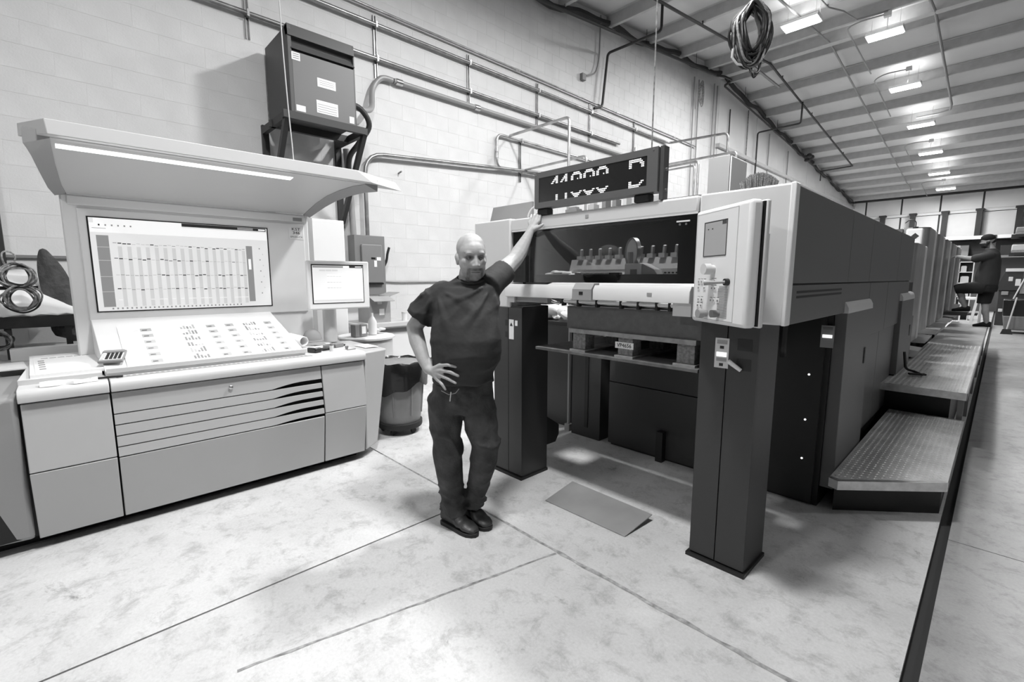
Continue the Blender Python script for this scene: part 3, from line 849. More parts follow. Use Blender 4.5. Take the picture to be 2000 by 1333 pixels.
for (ya, yb, za, zb) in [(1.905,1.99,3.80,3.875),(2.16,2.36,3.60,3.69),(1.925,2.02,3.30,3.36),(2.14,2.375,3.33,3.46),(2.505,2.56,3.30,3.37)]:
    MB().box(x1+0.002, x1+0.004, ya, yb, za, zb).build('label_plate', 'sticker', tf)
g = MB()
for k in range(3): g.box(x1+0.004, x1+0.005, 1.915, 1.98, 3.815+k*0.02, 3.823+k*0.02)
for k in range(4): g.box(x1+0.004, x1+0.005, 2.15, 2.36, 3.345+k*0.024, 3.350+k*0.024)
for k in range(3): g.box(x1+0.004, x1+0.005, 2.18, 2.34, 3.625+k*0.02, 3.629+k*0.02)
g.build('label_print', 'ink_mid', tf)
br = thing('wall_bracket', 'black angle iron bracket carrying the transformer', 'bracket', (-5.65, 2.23, 2.3))
for (a, b) in [((-6.05,1.80,3.25),(-5.28,1.80,3.25)), ((-6.05,2.66,3.25),(-5.28,2.66,3.25)), ((-5.31,1.78,3.25),(-5.31,2.68,3.25)), ((-5.75,1.78,3.25),(-5.75,2.68,3.25))]:
    MB().box(min(a[0],b[0]), max(a[0],b[0])+0.001 if a[0] != b[0] else a[0]+0.05, min(a[1],b[1])-0.0, max(a[1],b[1])+(0.05 if a[1] == b[1] else 0), 3.20, 3.275).build('rail', 'dark_pipe', br)
for y in (1.80, 2.66):
    MB().box(-6.10, -6.05, y, y+0.07, 2.20, 3.30).build('wall_plate', 'dark_pipe', br)
    MB().hexa([(-6.06,y,2.25),(-5.99,y,2.25),(-5.99,y+0.05,2.25),(-6.06,y+0.05,2.25)], [(-5.36,y,3.21),(-5.28,y,3.21),(-5.28,y+0.05,3.21),(-5.36,y+0.05,3.21)]).build('brace', 'dark_pipe', br)
def hose(name, label, pts, r, m):
    P = []
    pts = [Vector(p) for p in pts]
    n = len(pts)
    for i in range(n-1):
        p0 = pts[max(i-1,0)]; p1 = pts[i]; p2 = pts[i+1]; p3 = pts[min(i+2,n-1)]
        for k in range(8):
            t = k/8
            P.append(0.5*((2*p1) + (p2-p0)*t + (2*p0-5*p1+4*p2-p3)*t*t + (3*p1-p0-3*p2+p3)*t**3))
    P.append(pts[-1])
    return tag(MB().tube(P, r, 9).build(name, m, smooth=True), label, 'hose')
hose('flexible_conduit', 'dark flexible hose looping out right of the transformer', [(-5.6, 2.595, 3.62), (-5.62, 2.80, 3.60), (-5.66, 2.93, 3.44), (-5.75, 2.82, 3.22), (-5.9, 2.76, 3.05), (-6.0, 2.80, 2.70)], 0.034, 'dark_pipe')
hose('flexible_conduit', 'grey flexible hose from transformer up to the wall conduit', [(-5.72, 2.595, 3.74), (-5.78, 2.85, 3.66), (-5.92, 3.10, 3.75), (CX, 3.20, 4.05), (CX, 3.33, 4.22), (CX, 3.50, 4.24)], 0.036, 'conduit_grey')
hose('ceiling_cable', 'thin pale cord hanging from the roof past the transformer to the hood', [(-5.22, 1.76, 5.6), (-5.2, 1.783, 4.3), (-5.2, 1.79, 3.85), (-5.2, 1.806, 3.3), (-5.2, 1.826, 2.83), (-5.1, 1.80, 2.3)], 0.006, 'cable_light')

# ---- disconnect switch and its conduits
ds = thing('disconnect_switch', 'grey electrical disconnect box on wall above the small monitor', 'switch box', (-5.97, 2.99, 1.30))
MB().box(WX, -5.90, 2.78, 3.215, 1.32, 2.115).build('case', 'box_grey', ds, bevel=0.006)
MB().box(-5.90, -5.865, 2.86, 3.16, 1.48, 2.00).build('door_panel', 'box_grey', ds, bevel=0.018, seg=3)
MB().box(-5.865, -5.862, 2.99, 3.05, 1.80, 1.825).build('name_plate', 'bezel_black', ds)
MB().box(-5.865, -5.862, 3.07, 3.13, 1.785, 1.83).build('label_plate', 'sticker', ds)
MB().box(-5.865, -5.862, 3.03, 3.07, 1.70, 1.785).build('label_plate', 'sticker', ds)
MB().box(-5.90, -5.86, 2.84, 3.16, 1.465, 1.485).build('latch', 'bezel_black', ds)
MB().tube(fillet([(-5.95, 3.225, 1.72), (-5.92, 3.25, 1.80), (-5.90, 3.25, 1.88), (-5.88, 3.27, 1.97)], 0.04), [0.02]*3+[0.018]*(len(fillet([(0,0,0),(0,0,1),(0,1,1),(1,1,1)],0.04))-3), 8).build('handle', 'rubber', ds, smooth=True)
conduit('riser_conduit', 'thick grey conduit rising from the disconnect box', [(-6.0, 2.82, 2.115), (-6.0, 2.80, 2.72), (-6.02, 2.78, 3.2)], 0.04, 'conduit_grey')
conduit('bent_conduit', 'pale conduit bending from disconnect box along wall to the right', [(-6.02, 3.03, 2.115), (-6.02, 3.03, 3.20), (-6.02, 6.5, 3.46), (-6.02, 9.0, 3.64)], 0.028, 'galvanised', rf=0.28)
conduit('thin_conduit', 'thin dark conduit running right of disconnect box at waist height', [(WX+0.02, 3.216, 1.51), (WX+0.02, 3.5, 1.49), (WX+0.02, 7.5, 1.52)], 0.012, 'conduit_grey')
# small wall marks: anchor and plug
tag(MB().tube([(WX, 3.58, 3.03), (WX+0.07, 3.59, 3.05)], 0.012, 8).build('wall_anchor', 'box_grey', smooth=True), 'small bolt sticking out of the bare wall right of hood', 'bolt')
# ---- compressed air and water lines
conduit('air_line', 'pipe loop with valve on the wall left of LED sign', [(CX, 9.5, 3.93), (CX, 5.42, 3.93), (CX, 5.42, 3.41), (CX, 9.5, 3.41)], 0.022, 'copper_pipe', 'pipe', 'copper lines', couplings=[((CX, 5.42, 3.68), 'z'), ((CX, 5.42, 3.6), 'z')])
for i, (y, zw, xo, zb, r) in enumerate([(5.72, 3.96, -4.74, 2.0, 0.022), (6.08, 3.45, -4.68, 1.9, 0.020), (10.9, 4.30, -4.30, 2.1, 0.026), (10.0, 4.02, -4.72, 2.1, 0.026), (9.8, 3.90, -4.70, 2.1, 0.020), (9.4, 3.20, -4.3, 2.1, 0.022), (9.0, 3.05, -4.1, 2.0, 0.02)]):
    nm = ['tall one left of the LED sign', 'lower one left of the LED sign', 'outermost one right of the LED sign', 'middle one right of the LED sign', 'thin one right of the LED sign', 'low one right of the LED sign', 'lowest one right of the LED sign'][i]
    conduit('drop_pipe', 'copper pipe leaving the wall and turning down, ' + nm, [(CX, y, zw), (xo, y, zw), (xo, y, zb)], r, 'copper_pipe', 'pipe', 'copper lines', rf=0.08)

# ---- white cabinet behind the console, drum, box, bench, bin
cab = thing('white_cabinet', 'tall white steel cabinet behind right end of console', 'cabinet', (-5.45, 2.14, 0))
MB().box(-5.7, -5.2, 1.94, 2.335, 0, 2.19).build('body', 'console_white', cab, bevel=0.006)
MB().box(-5.2, -5.188, 1.95, 2.325, 0.05, 2.17).build('door', 'console_white', cab, bevel=0.004)
dr = thing('steel_drum', 'pale steel drum used as a side table behind console', 'drum', (-4.86, 2.38, 0))
MB().lathe([(0.28,0),(0.285,0.02),(0.285,0.29),(0.293,0.30),(0.285,0.31),(0.285,0.60),(0.293,0.61),(0.285,0.62),(0.285,0.88)], (-4.86, 2.38, 0), 36).build('barrel', 'drum_grey', dr, smooth=True)
MB().lathe([(0.285,0.88),(0.305,0.885),(0.308,0.905),(0.295,0.918),(0.27,0.912),(0.0,0.912)], (-4.86, 2.38, 0), 36).build('lid', 'press_white', dr, smooth=True)
pk = thing('small_carton', 'small printed grey carton standing on the drum lid', 'carton', (-4.80, 2.27, 0.918))
MB().obox((-4.80, 2.27, 0.983), (0.09, 0.15, 0.13), (0,0,0.15)).build('carton', 'box_grey', pk, bevel=0.003)
MB().obox(Vector((-4.80, 2.27, 0.983)) + Euler((0,0,0.15)).to_matrix() @ Vector((0.046, 0.03, 0.005)), (0.002, 0.05, 0.08), (0,0,0.15)).build('print_panel', 'paper', pk)
MB().obox(Vector((-4.80, 2.27, 0.983)) + Euler((0,0,0.15)).to_matrix() @ Vector((0.046, -0.012, 0.005)), (0.002, 0.02, 0.125), (0,0,0.15)).build('print_panel', 'ink_dark', pk)
sp = thing('squeeze_bottle', 'translucent white plastic bottle on the drum', 'bottle', (-4.86, 2.50, 0.918))
MB().lathe([(0.0,0.918),(0.045,0.918),(0.048,0.93),(0.048,1.06),(0.03,1.10),(0.014,1.125),(0.012,1.16),(0.0,1.16)], (-4.86,2.46,0), 20).build('body', 'press_white', sp, smooth=True)
rg = MB(); random.seed(4)
for k in range(9):
    rg.ell((-4.96+random.uniform(-0.06,0.06), 2.575+random.uniform(-0.05,0.06), 0.945+random.uniform(0,0.025)), (random.uniform(0.025,0.05), random.uniform(0.02,0.05), random.uniform(0.012,0.026)), 8, 6)
tag(rg.build('rag_heap', 'cloth_white', smooth=True), 'crumpled white rags heaped on back of the drum', 'rags')
bn = thing('work_bench', 'low white bench against the wall behind the drum', 'bench', (-5.75, 2.95, 0))
MB().box(-6.08, -5.35, 2.55, 3.36, 0.93, 0.985).build('bench_top', 'console_light', bn, bevel=0.004)
MB().box(-6.06, -5.42, 2.60, 3.32, 0.0, 0.93).build('body', 'console_white', bn)
MB().box(-5.425, -5.41, 2.6, 3.32, 0.85, 0.90).build('rail', 'box_grey', bn)
cb = thing('cardboard_box', 'open cardboard box with flaps up on the bench', 'box', (-5.6, 2.90, 0.985))
MB().box(-5.75, -5.45, 2.72, 2.735, 0.985, 1.32).build('side', 'cardboard', cb); MB().box(-5.75, -5.45, 3.005, 3.02, 0.985, 1.32).build('side', 'cardboard', cb)
MB().box(-5.465, -5.45, 2.735, 3.005, 0.985, 1.32).build('front', 'cardboard', cb); MB().box(-5.75, -5.735, 2.735, 3.005, 0.985, 1.32).build('back', 'cardboard', cb)
MB().hexa([(-5.45,2.72,1.315),(-5.30,2.72,1.26),(-5.30,3.00,1.26),(-5.45,3.00,1.315)], [(-5.45,2.72,1.322),(-5.30,2.72,1.267),(-5.30,3.00,1.267),(-5.45,3.00,1.322)]).build('flap', 'cardboard', cb)
MB().hexa([(-5.75,3.015,1.315),(-5.45,3.015,1.315),(-5.45,3.16,1.36),(-5.75,3.16,1.36)], [(-5.75,3.015,1.322),(-5.45,3.015,1.322),(-5.45,3.16,1.367),(-5.75,3.16,1.367)]).build('flap', 'cardboard', cb)
MB().box(-5.449, -5.447, 2.86, 2.93, 1.08, 1.16).build('label_plate', 'sticker', cb)
MB().box(-5.449, -5.447, 2.84, 2.90, 1.22, 1.30).build('tape_patch', 'paper_grey', cb)
jr = thing('small_jar', 'clear small jar with pale lid on the bench right of box', 'jar', (-5.5, 3.22, 0.985))
MB().lathe([(0.0,0.985),(0.035,0.985),(0.035,1.08),(0.0,1.08)], (-5.5,3.25,0), 16).build('jar', 'press_white', jr, smooth=True)
MB().lathe([(0.037,1.08),(0.037,1.10),(0.0,1.10)], (-5.5,3.25,0), 16).build('lid', 'paper_grey', jr, smooth=True)

bin_ = thing('rubbish_bin', 'grey round rubbish bin lined with a black bag beside console', 'bin', (-4.13, 2.33, 0))
bx, by_ = -4.12, 2.35
MB().lathe([(0.195,0.10),(0.20,0.105),(0.215,0.20),(0.245,0.55),(0.252,0.685),(0.262,0.69),(0.262,0.71),(0.25,0.715)], (bx,by_,0), 36).build('barrel', 'can_grey', bin_, smooth=True)
for k in range(8):
    a = k*math.pi/4
    MB().tube([(bx+0.218*math.cos(a), by_+0.218*math.sin(a), 0.2), (bx+0.246*math.cos(a), by_+0.246*math.sin(a), 0.54)], 0.008, 6).build('rib', 'can_grey', bin_, smooth=True)
MB().lathe([(0.17,0.055),(0.215,0.06),(0.222,0.075),(0.222,0.115),(0.20,0.12)], (bx,by_,0), 30).build('dolly', 'rubber', bin_, smooth=True)
for k in range(5):
    a = k*2*math.pi/5+0.3
    MB().lathe([(0.0,-0.012),(0.026,-0.012),(0.03,0),(0.026,0.012),(0.0,0.012)], (bx+0.17*math.cos(a), by_+0.17*math.sin(a), 0.03), 14, 'x').build('caster', 'rubber', bin_, smooth=True)
g = MB(); prof = [(0.235,0.60),(0.262,0.50),(0.275,0.47),(0.278,0.60),(0.275,0.715),(0.262,0.735),(0.235,0.70),(0.20,0.55)]
random.seed(8); seg = 48
for i, (r, h) in enumerate(prof):
    for k in range(seg):
        a = 2*math.pi*k/seg
        rr = r + 0.008*math.sin(k*5.3+i) + 0.005*math.sin(k*2.1+2*i); hh = h + (0.03*math.sin(a*3+1)+0.02*math.sin(a*7) if i in (1, 2) else 0.006*math.sin(a*9))
        if i in (1,2): hh += 0.03*math.cos(a-0.9)
        g.v.append((bx+rr*math.cos(a), by_+rr*math.sin(a), hh))
for i in range(len(prof)-1):
    for k in range(seg): g.f.append((i*seg+k, i*seg+(k+1) % seg, (i+1)*seg+(k+1) % seg, (i+1)*seg+k)); g.mi.append(0)
tag(g.build('bin_bag', 'bag_black', smooth=True), 'glossy black bin liner folded over the grey bin rim', 'bag')

# ---- left corner: rail, cloth covered rack, cables, jacket
rk = thing('wall_rail', 'thin dark rail fixed along the wall left of console', 'rail', (-5.95, -0.2, 1.70))
MB().box(WX, WX+0.03, -1.2, 0.30, 1.73, 1.755).build('bar', 'box_grey', rk)
MB().box(WX, WX+0.05, -0.40, -0.36, 1.65, 2.9).build('upright', 'dark_pipe', rk)
tr_ = thing('cloth_rack', 'low dark rack frame left of the console', 'rack', (-5.55, -0.3, 0))
for (x, y) in ((-5.75,-0.95), (-5.30,-0.95), (-5.75,0.02), (-5.30,-0.02), (-5.30,-0.36)):
    MB().box(x-0.02, x+0.02, y-0.02, y+0.02, 0, 1.24).build('leg', 'dark_pipe', tr_)
MB().box(-5.78, -5.27, -1.0, 0.05, 1.16, 1.25).build('top_frame', 'dark_pipe', tr_)
MB().box(-5.78, -5.30, -1.0, 0.03, 0.96, 0.985).build('shelf', 'console_light', tr_)
g = MB(); nu, nv = 22, 12
for i in range(nu+1):
    for j in range(nv+1):
        y = -1.02 + 1.10*i/nu; t = j/nv
        if t < 0.55: x = -5.86 + 0.60*t/0.55*0.9; z = 1.62 - 0.30*t/0.55 + 0.01*math.sin(i*1.7)
        else: q = (t-0.55)/0.45; x = -5.32 + 0.06*q; z = 1.32 - 0.06*q
        sh_ = max(0, (y+0.20)/0.28)
        z -= 0.26*sh_*(1-t)*(1 if t < 0.9 else 0)
        z += 0.008*math.sin(i*2.3+j)
        g.v.append((x, y, z))
for i in range(nu):
    for j in range(nv): a = i*(nv+1)+j; g.f.append((a, a+1, a+nv+2, a+nv+1)); g.mi.append(0)
clo = g.build('dust_cloth', 'cloth_white', smooth=True); so = clo.modifiers.new('thick', 'SOLIDIFY'); so.thickness = 0.006
tag(clo, 'white cloth draped over the rack left of console', 'cloth')
def coil(name, label, loops, m, cat='cable', strap=None, extra=()):
    t = thing(name, label, cat, loops[0][0])
    for i, (c, a, b, u, v, r, ph, mm) in enumerate(loops):
        c = Vector(c); u = Vector(u); v = Vector(v); w = u.cross(v)
        pts = []
        for k in range(40):
            q = 2*math.pi*k/40
            pts.append(c + u*(a*math.cos(q)*(1+0.06*math.sin(3*q+ph))) + v*(b*math.sin(q)*(1+0.05*math.cos(2*q+ph))) + w*(0.018*math.sin(2*q+ph*2)))
        MB().tube(pts, r, 6, closed=True).build('loop', mm, t, smooth=True)
    for (pts, r, mm) in extra: MB().tube(pts, r, 7).build('tail', mm, t, smooth=True)
    if strap: MB().obox(*strap).build('strap', 'bezel_black', t)
    return t
random.seed(21)
L = []
U = (0, 1, 0); V = (-0.25, 0, 0.97)
for k in range(13): L.append(((-5.24+0.007*k, -0.265+random.uniform(-0.012,0.012), 1.565+random.uniform(-0.01,0.01)), 0.085+random.uniform(-0.02,0.02), 0.085+random.uniform(-0.02,0.01), U, V, 0.007, random.random()*6, random.choice(('cable_grey','cable_black','cable_grey'))))
for k in range(13): L.append(((-5.20+0.007*k, -0.25+random.uniform(-0.012,0.012), 1.395+random.uniform(-0.01,0.01)), 0.085+random.uniform(-0.02,0.02), 0.095+random.uniform(-0.02,0.01), U, V, 0.007, random.random()*6, random.choice(('cable_grey','cable_black','cable_grey'))))
L.append(((-5.26, -0.30, 1.70), 0.035, 0.06, U, V, 0.006, 1, 'cable_grey'))
coil('cable_bundle', 'grey cable bundle tied in a figure eight over the white cloth', L, 'cable_grey', strap=((-5.21, -0.28, 1.475), (0.05, 0.24, 0.028)))
L = []
for k in range(8): L.append(((-5.02+0.01*k, -0.405+random.uniform(-0.01,0.01), 1.095+random.uniform(-0.008,0.008)), 0.075+random.uniform(-0.02,0.012), 0.075+random.uniform(-0.02,0.01), U, (-0.5,0,0.86), 0.006, random.random()*6, random.choice(('cable_grey','cable_black'))))
coil('cable_coil', 'small dark cable coil below the white cloth at far left', L, 'cable_grey')
# jacket hanging
g = MB(); rows = [(1.80, -0.115, 0.02, 0.02), (1.74, -0.105, 0.045, 0.04), (1.66, -0.085, 0.075, 0.05), (1.55, -0.07, 0.095, 0.06), (1.43, -0.055, 0.105, 0.06), (1.30, -0.045, 0.10, 0.055), (1.18, -0.04, 0.095, 0.05), (1.02, -0.03, 0.085, 0.05)]
seg = 20
for (z, y, ry, rx) in rows:
    for k in range(seg):
        a = 2*math.pi*k/seg
        f = 1 + 0.12*math.sin(5*a+z*9)
        g.v.append((-5.60+rx*math.cos(a)*f, y+ry*math.sin(a)*f, z))
for i in range(len(rows)-1):
    for k in range(seg): g.f.append((i*seg+k, i*seg+(k+1) % seg, (i+1)*seg+(k+1) % seg, (i+1)*seg+k)); g.mi.append(0)
g.f.append(tuple(range(seg))); g.mi.append(0); g.f.append(tuple(reversed(range((len(rows)-1)*seg, len(rows)*seg)))); g.mi.append(0)
jk = g.build('jacket', 'jacket', smooth=True); ss = jk.modifiers.new('sub', 'SUBSURF'); ss.levels = 1; ss.render_levels = 1
tag(jk, 'dark jacket hanging between white cloth and console', 'jacket')

# ================================================================== PRINTING PRESS
PY = 2.41            # front of the delivery
pr = thing('printing_press', 'long dark grey offset printing press with pale front covers', 'press', (-1.8, 9.0, 0))
# ---- delivery posts
for (xa, xm, xb, nm) in ((-2.73, -2.565, -2.42, 'l'), (-1.074, -0.935, -0.786, 'r')):
    po = MB().box(xa, xb, PY+0.012, PY+0.29, 0.02, 1.34).build('post', 'press_dark', pr)
    MB().box(xa, xm-0.003, PY, PY+0.014, 0.03, 1.33).build('post_cover', 'press_dark', po)
    MB().box(xm+0.003, xb, PY, PY+0.014, 0.03, 1.33).build('post_cover', 'press_dark', po)
    MB().box(xa-0.015, xb+0.012, PY-0.015, PY+0.29, 0.0, 0.02).build('foot_plate', 'press_black', po)
    if nm == 'r':
        lb = MB().box(-0.995, -0.925, PY-0.003, PY, 1.09, 1.245).build('button_plate', 'press_light', po)
        MB().box(-0.985, -0.935, PY-0.006, PY-0.003, 1.150, 1.172).build('lit_button', 'button_lit', lb)
        MB().box(-0.985, -0.935, PY-0.006, PY-0.003, 1.215, 1.235).build('button', 'hood_side', lb)
        MB().box(-0.985, -0.935, PY-0.005, PY-0.003, 1.125, 1.143).build('button', 'hood_side', lb)
        MB().box(-0.970, -0.950, PY-0.004, PY-0.003, 1.190, 1.205).box(-0.970, -0.950, PY-0.004, PY-0.003, 1.10, 1.115).build('symbol', 'ink_black', lb)
        MB().box(-0.885, -0.815, PY-0.001, PY+0.01, 1.09, 1.15).build('recess', 'press_black', po)
        MB().box(-0.885, -0.815, PY-0.001, PY+0.01, 1.19, 1.25).build('recess', 'press_black', po)
        MB().tube([(-0.858, PY-0.012, 1.092), (-0.912, PY-0.035, 1.135)], [0.010, 0.012], 10).build('lever', 'press_white', po, smooth=True)
    else:
        MB().box(-2.555, -2.505, PY-0.003, PY, 1.09, 1.24).build('warning_label', 'sticker', po)
        MB().box(-2.49, -2.465, PY-0.003, PY, 1.195, 1.235).build('warning_label', 'sticker', po)
        MB().prism([(-2.530-0.016, 1.19), (-2.530+0.016, 1.19), (-2.530, 1.218)], 'y', PY-0.004, PY-0.003).build('symbol', 'ink_black', po)
        for z in (1.19, 1.10): MB().box(-2.60, -2.575, PY-0.001, PY+0.01, z, z+0.045).build('recess', 'press_black', po)
        MB().prism([(PY+0.29, 0.20), (PY+0.42, 0.20), (PY+0.46, 0.26), (PY+0.46, 0.34), (PY+0.29, 0.45)], 'x', -2.47, -2.44).build('gusset', 'press_black', po)
# ---- pale front covers
MB().box(-2.96, -2.545, PY, PY+0.35, 1.325, 1.985).build('side_cover', 'press_light', pr, bevel=0.012)
rb = MB().box(-1.118, -0.682, PY, PY+0.055, 1.328, 1.978).build('side_cover', 'press_light', pr, bevel=0.010)
MB().box(-0.700, -0.676, PY-0.004, PY+0.058, 1.326, 1.980).build('edge_strip', 'press_white', pr, bevel=0.006)
MB().box(-1.100, -0.694, PY+0.055, PY+0.60, 1.34, 1.974).build('cover_body', 'press_light', pr)
MB().box(-2.54, -1.124, PY, PY+0.10, 1.888, 1.976).build('top_beam', 'press_light', pr, bevel=0.012)
MB().box(-1.855, -1.83, PY-0.002, PY, 1.925, 1.945).build('badge', 'hood_side', pr)
# left rear guard plate on top
MB().hexa([(-3.12,2.70,1.985),(-2.60,2.70,1.985),(-2.60,2.72,1.985),(-3.12,2.72,1.985)], [(-3.06,2.70,2.145),(-2.60,2.70,2.145),(-2.60,2.72,2.145),(-3.06,2.72,2.145)]).build('guard_plate', 'hood_side', pr)
MB().box(-3.0, -2.5, PY+0.35, 3.6, 1.34, 1.975).build('side_body', 'press_light', pr)
# ---- window
wi = MB().box(-2.525, -2.30, PY+0.02, PY+0.035, 1.52, 1.888).box(-1.235, -1.124, PY+0.02, PY+0.035, 1.52, 1.888).box(-2.30, -1.235, PY+0.02, PY+0.035, 1.52, 1.572).box(-2.30, -1.235, PY+0.02, PY+0.035, 1.872, 1.888).build('window_border', 'bezel_black', pr)
MB().box(-2.525, -1.124, PY+0.012, PY+0.018, 1.52, 1.888).build('pane', 'window_glass', wi)
MB().box(-1.245, -1.17, PY+0.006, PY+0.012, 1.848, 1.856).build('hinge_strip', 'press_white', wi)
for x in (-1.225, -1.19): MB().lathe([(0.0,0),(0.006,0),(0.006,0.006),(0.0,0.006)], (x, PY+0.005, 1.836), 10, 'y').build('screw', 'steel', wi)
MB().box(-2.525, -1.124, PY-0.004, PY+0.012, 1.884, 1.889).build('edge_line', 'press_white', wi)
# ---- sill bar in two lengths with a catch between
def sill(xa, xb):
    return MB().prism([(PY-0.055, 1.415), (PY-0.055, 1.478), (PY-0.035, 1.506), (PY+0.02, 1.506), (PY+0.02, 1.415)], 'x', xa, xb).build('sill_bar', 'press_light', pr, bevel=0.003)
sill(-2.545, -1.905); sill(-1.745, -1.122)
ct = MB().prism([(PY-0.062, 1.412), (PY-0.062, 1.48), (PY-0.03, 1.518), (PY+0.02, 1.518), (PY+0.02, 1.412)], 'x', -1.90, -1.75).build('catch', 'hood_side', pr)
MB().box(-1.845, -1.815, PY-0.064, PY-0.061, 1.445, 1.465).build('symbol', 'bezel_black', ct)
MB().box(-1.37, -1.34, PY-0.057, PY-0.054, 1.45, 1.468).build('badge', 'hood_side', pr)
MB().box(-2.545, -2.47, PY-0.03, PY+0.05, 1.372, 1.415).build('end_block', 'press_light', pr)
MB().box(-2.47, -2.16, PY-0.01, PY+0.05, 1.378, 1.415).build('end_block', 'hood_side', pr)
MB().box(-1.225, -1.122, PY-0.03, PY+0.05, 1.345, 1.415).build('end_block', 'press_light', pr)
MB().tube([(-2.05, PY+0.04, 1.397), (-1.14, PY+0.04, 1.397)], 0.013, 12).build('chrome_bar', 'press_white', pr, smooth=True)  # bright reflection on the chrome put in as white colour
MB().tube([(-2.05, PY+0.09, 1.375), (-1.14, PY+0.09, 1.375)], 0.010, 12).build('chrome_bar', 'steel', pr, smooth=True)
for x in (-2.06, -1.93, -1.78, -1.60, -1.48, -1.36, -1.28):
    MB().obox((x, PY+0.05, 1.388), (0.016, 0.05, 0.05), (0, 0, 0.2)).build('finger', 'press_black', pr, bevel=0.004)
MB().tube([(-2.20, PY+0.05, 1.40), (-2.14, PY+0.02, 1.39), (-2.10, PY+0.05, 1.375)], 0.012, 8).build('nozzle', 'steel', pr, smooth=True)
# ---- inside of the delivery, seen through the window
MB().box(-2.50, -1.12, 3.30, 3.34, 1.36, 1.975).build('inner_wall', 'press_black', pr)
MB().box(-2.50, -1.12, 3.05, 3.30, 1.968, 1.976).build('roof_panel', 'press_dark', pr)
MB().box(-2.50, -2.47, 2.50, 3.30, 1.40, 1.96).build('inner_wall', 'press_black', pr)
sl = MB().hexa([(-2.45,2.62,1.46),(-1.14,2.62,1.46),(-1.14,2.98,1.55),(-2.45,2.98,1.55)], [(-2.45,2.62,1.475),(-1.14,2.62,1.475),(-1.14,2.98,1.565),(-2.45,2.98,1.565)]).build('guide_sheet', 'press_light', pr)
MB().hexa([(-2.42,2.93,1.55),(-1.14,2.93,1.55),(-1.14,2.96,1.55),(-2.42,2.96,1.55)], [(-2.42,2.98,1.695),(-1.14,2.98,1.695),(-1.14,3.0,1.695),(-2.42,3.0,1.695)]).build('air_curtain', 'hood_side', pr)
for k in range(14):
    x = -2.32 + k*0.088
    MB().obox((x, 2.97, 1.705), (0.045, 0.05, 0.03)).obox((x+0.014, 2.96, 1.742), (0.016, 0.022, 0.06), (0.3, 0.25, 0)).build('suction_head', 'box_grey', pr)
MB().tube([(-2.40, 3.02, 1.68), (-1.15, 3.02, 1.68)], 0.018, 10).build('shaft', 'galvanised', pr, smooth=True)
rl_ = MB().box(-2.08, -1.14, 2.56, 2.60, 1.590, 1.606).build('rail', 'press_white', pr)
g = MB()
for k in range(12): g.box(-1.40+k*0.024, -1.386+k*0.024, 2.548, 2.552, 1.577, 1.586)
g.build('slot', 'bezel_black', rl_)
MB().box(-1.42, -1.14, 2.55, 2.56, 1.572, 1.589).build('rail', 'press_white', pr)
RD = Euler((0, 0, math.radians(-32))).to_matrix(); DC = (-1.56, 2.50, 1.705)
dk = MB().lathe([(0.0,-0.006),(0.076,-0.006),(0.080,0),(0.076,0.006),(0.0,0.006)], DC, 32, 'y').rot(DC, RD).build('disc', 'press_white', pr, smooth=True)
MB().lathe([(0.078,-0.012),(0.087,-0.012),(0.087,0.012),(0.078,0.012),(0.078,-0.012)], DC, 32, 'y', caps=False).rot(DC, RD).build('ring', 'steel', dk, smooth=True)
MB().obox((-1.565, 2.480, 1.66), (0.030, 0.02, 0.09), RD).build('holder', 'hood_side', dk)
mt = MB().obox((-1.53, 2.50, 1.60), (0.115, 0.09, 0.075)).build('motor_box', 'press_light', pr, bevel=0.006)
MB().hexa([(-1.47,2.46,1.565),(-1.37,2.47,1.565),(-1.37,2.55,1.565),(-1.47,2.55,1.565)], [(-1.47,2.46,1.635),(-1.40,2.47,1.60),(-1.40,2.55,1.60),(-1.47,2.55,1.635)]).build('cowl', 'hood_side', mt)
MB().box(-1.545, -1.50, 2.452, 2.454, 1.572, 1.602).build('symbol', 'ink_dark', mt)
hr = MB(); random.seed(31)
for k in range(8): hr.ell((-2.14+random.uniform(-0.12,0.10), 2.58+random.uniform(-0.03,0.05), 1.578+random.uniform(-0.01,0.015)), (random.uniform(0.03,0.08), 0.04, random.uniform(0.010,0.022)), 10, 6)
tag(hr.build('white_rag', 'cloth_white', smooth=True), 'crumpled white cloth behind the left part of the press window', 'cloth')
g = MB()
for k in range(20): g.box(-1.94+k*0.011, -1.935+k*0.011, 2.49, 2.50, 1.575, 1.583)
g.m(1).box(-2.00, -1.65, 2.495, 2.53, 1.56, 1.585)
g.build('scale_bar', ['press_white', 'bezel_black'], pr)

# ---- operator panel turned towards the operator
A = Vector((-1.111, 2.36)); B = Vector((-0.757, 2.118))
pu = (B-A).normalized(); pw = (B-A).length; pn_ = Vector((pu.y, -pu.x))
RP = Matrix(((pu.x, -pn_.x, 0), (pu.y, -pn_.y, 0), (0, 0, 1)))     # local x right, y into the panel, z up
PZ0, PZ1 = 1.330, 1.883
def pp(u, v, d=0.0):       # u 0..1 left to right, v 0..1 up, d metres towards viewer
    q = A + (B-A)*u + pn_*d
    return Vector((q.x, q.y, PZ0 + (PZ1-PZ0)*v))
op = thing('control_panel', 'white upright operator panel with screen and knobs on press front', 'control panel', (-0.90, 2.28, PZ0))
MB().obox(pp(0.5, 0.5, -0.03), (pw, 0.06, PZ1-PZ0), RP).build('housing', 'press_white', op, bevel=0.018, seg=4)
MB().obox(pp(0.51, 0.5, -0.064), (pw*0.97, 0.010, (PZ1-PZ0)*0.97), RP).build('gasket', 'press_black', op)
MB().obox(pp(0.51, 0.5, -0.080), (pw*0.99, 0.024, PZ1-PZ0-0.002), RP).build('back_shell', 'press_light', op, bevel=0.008)
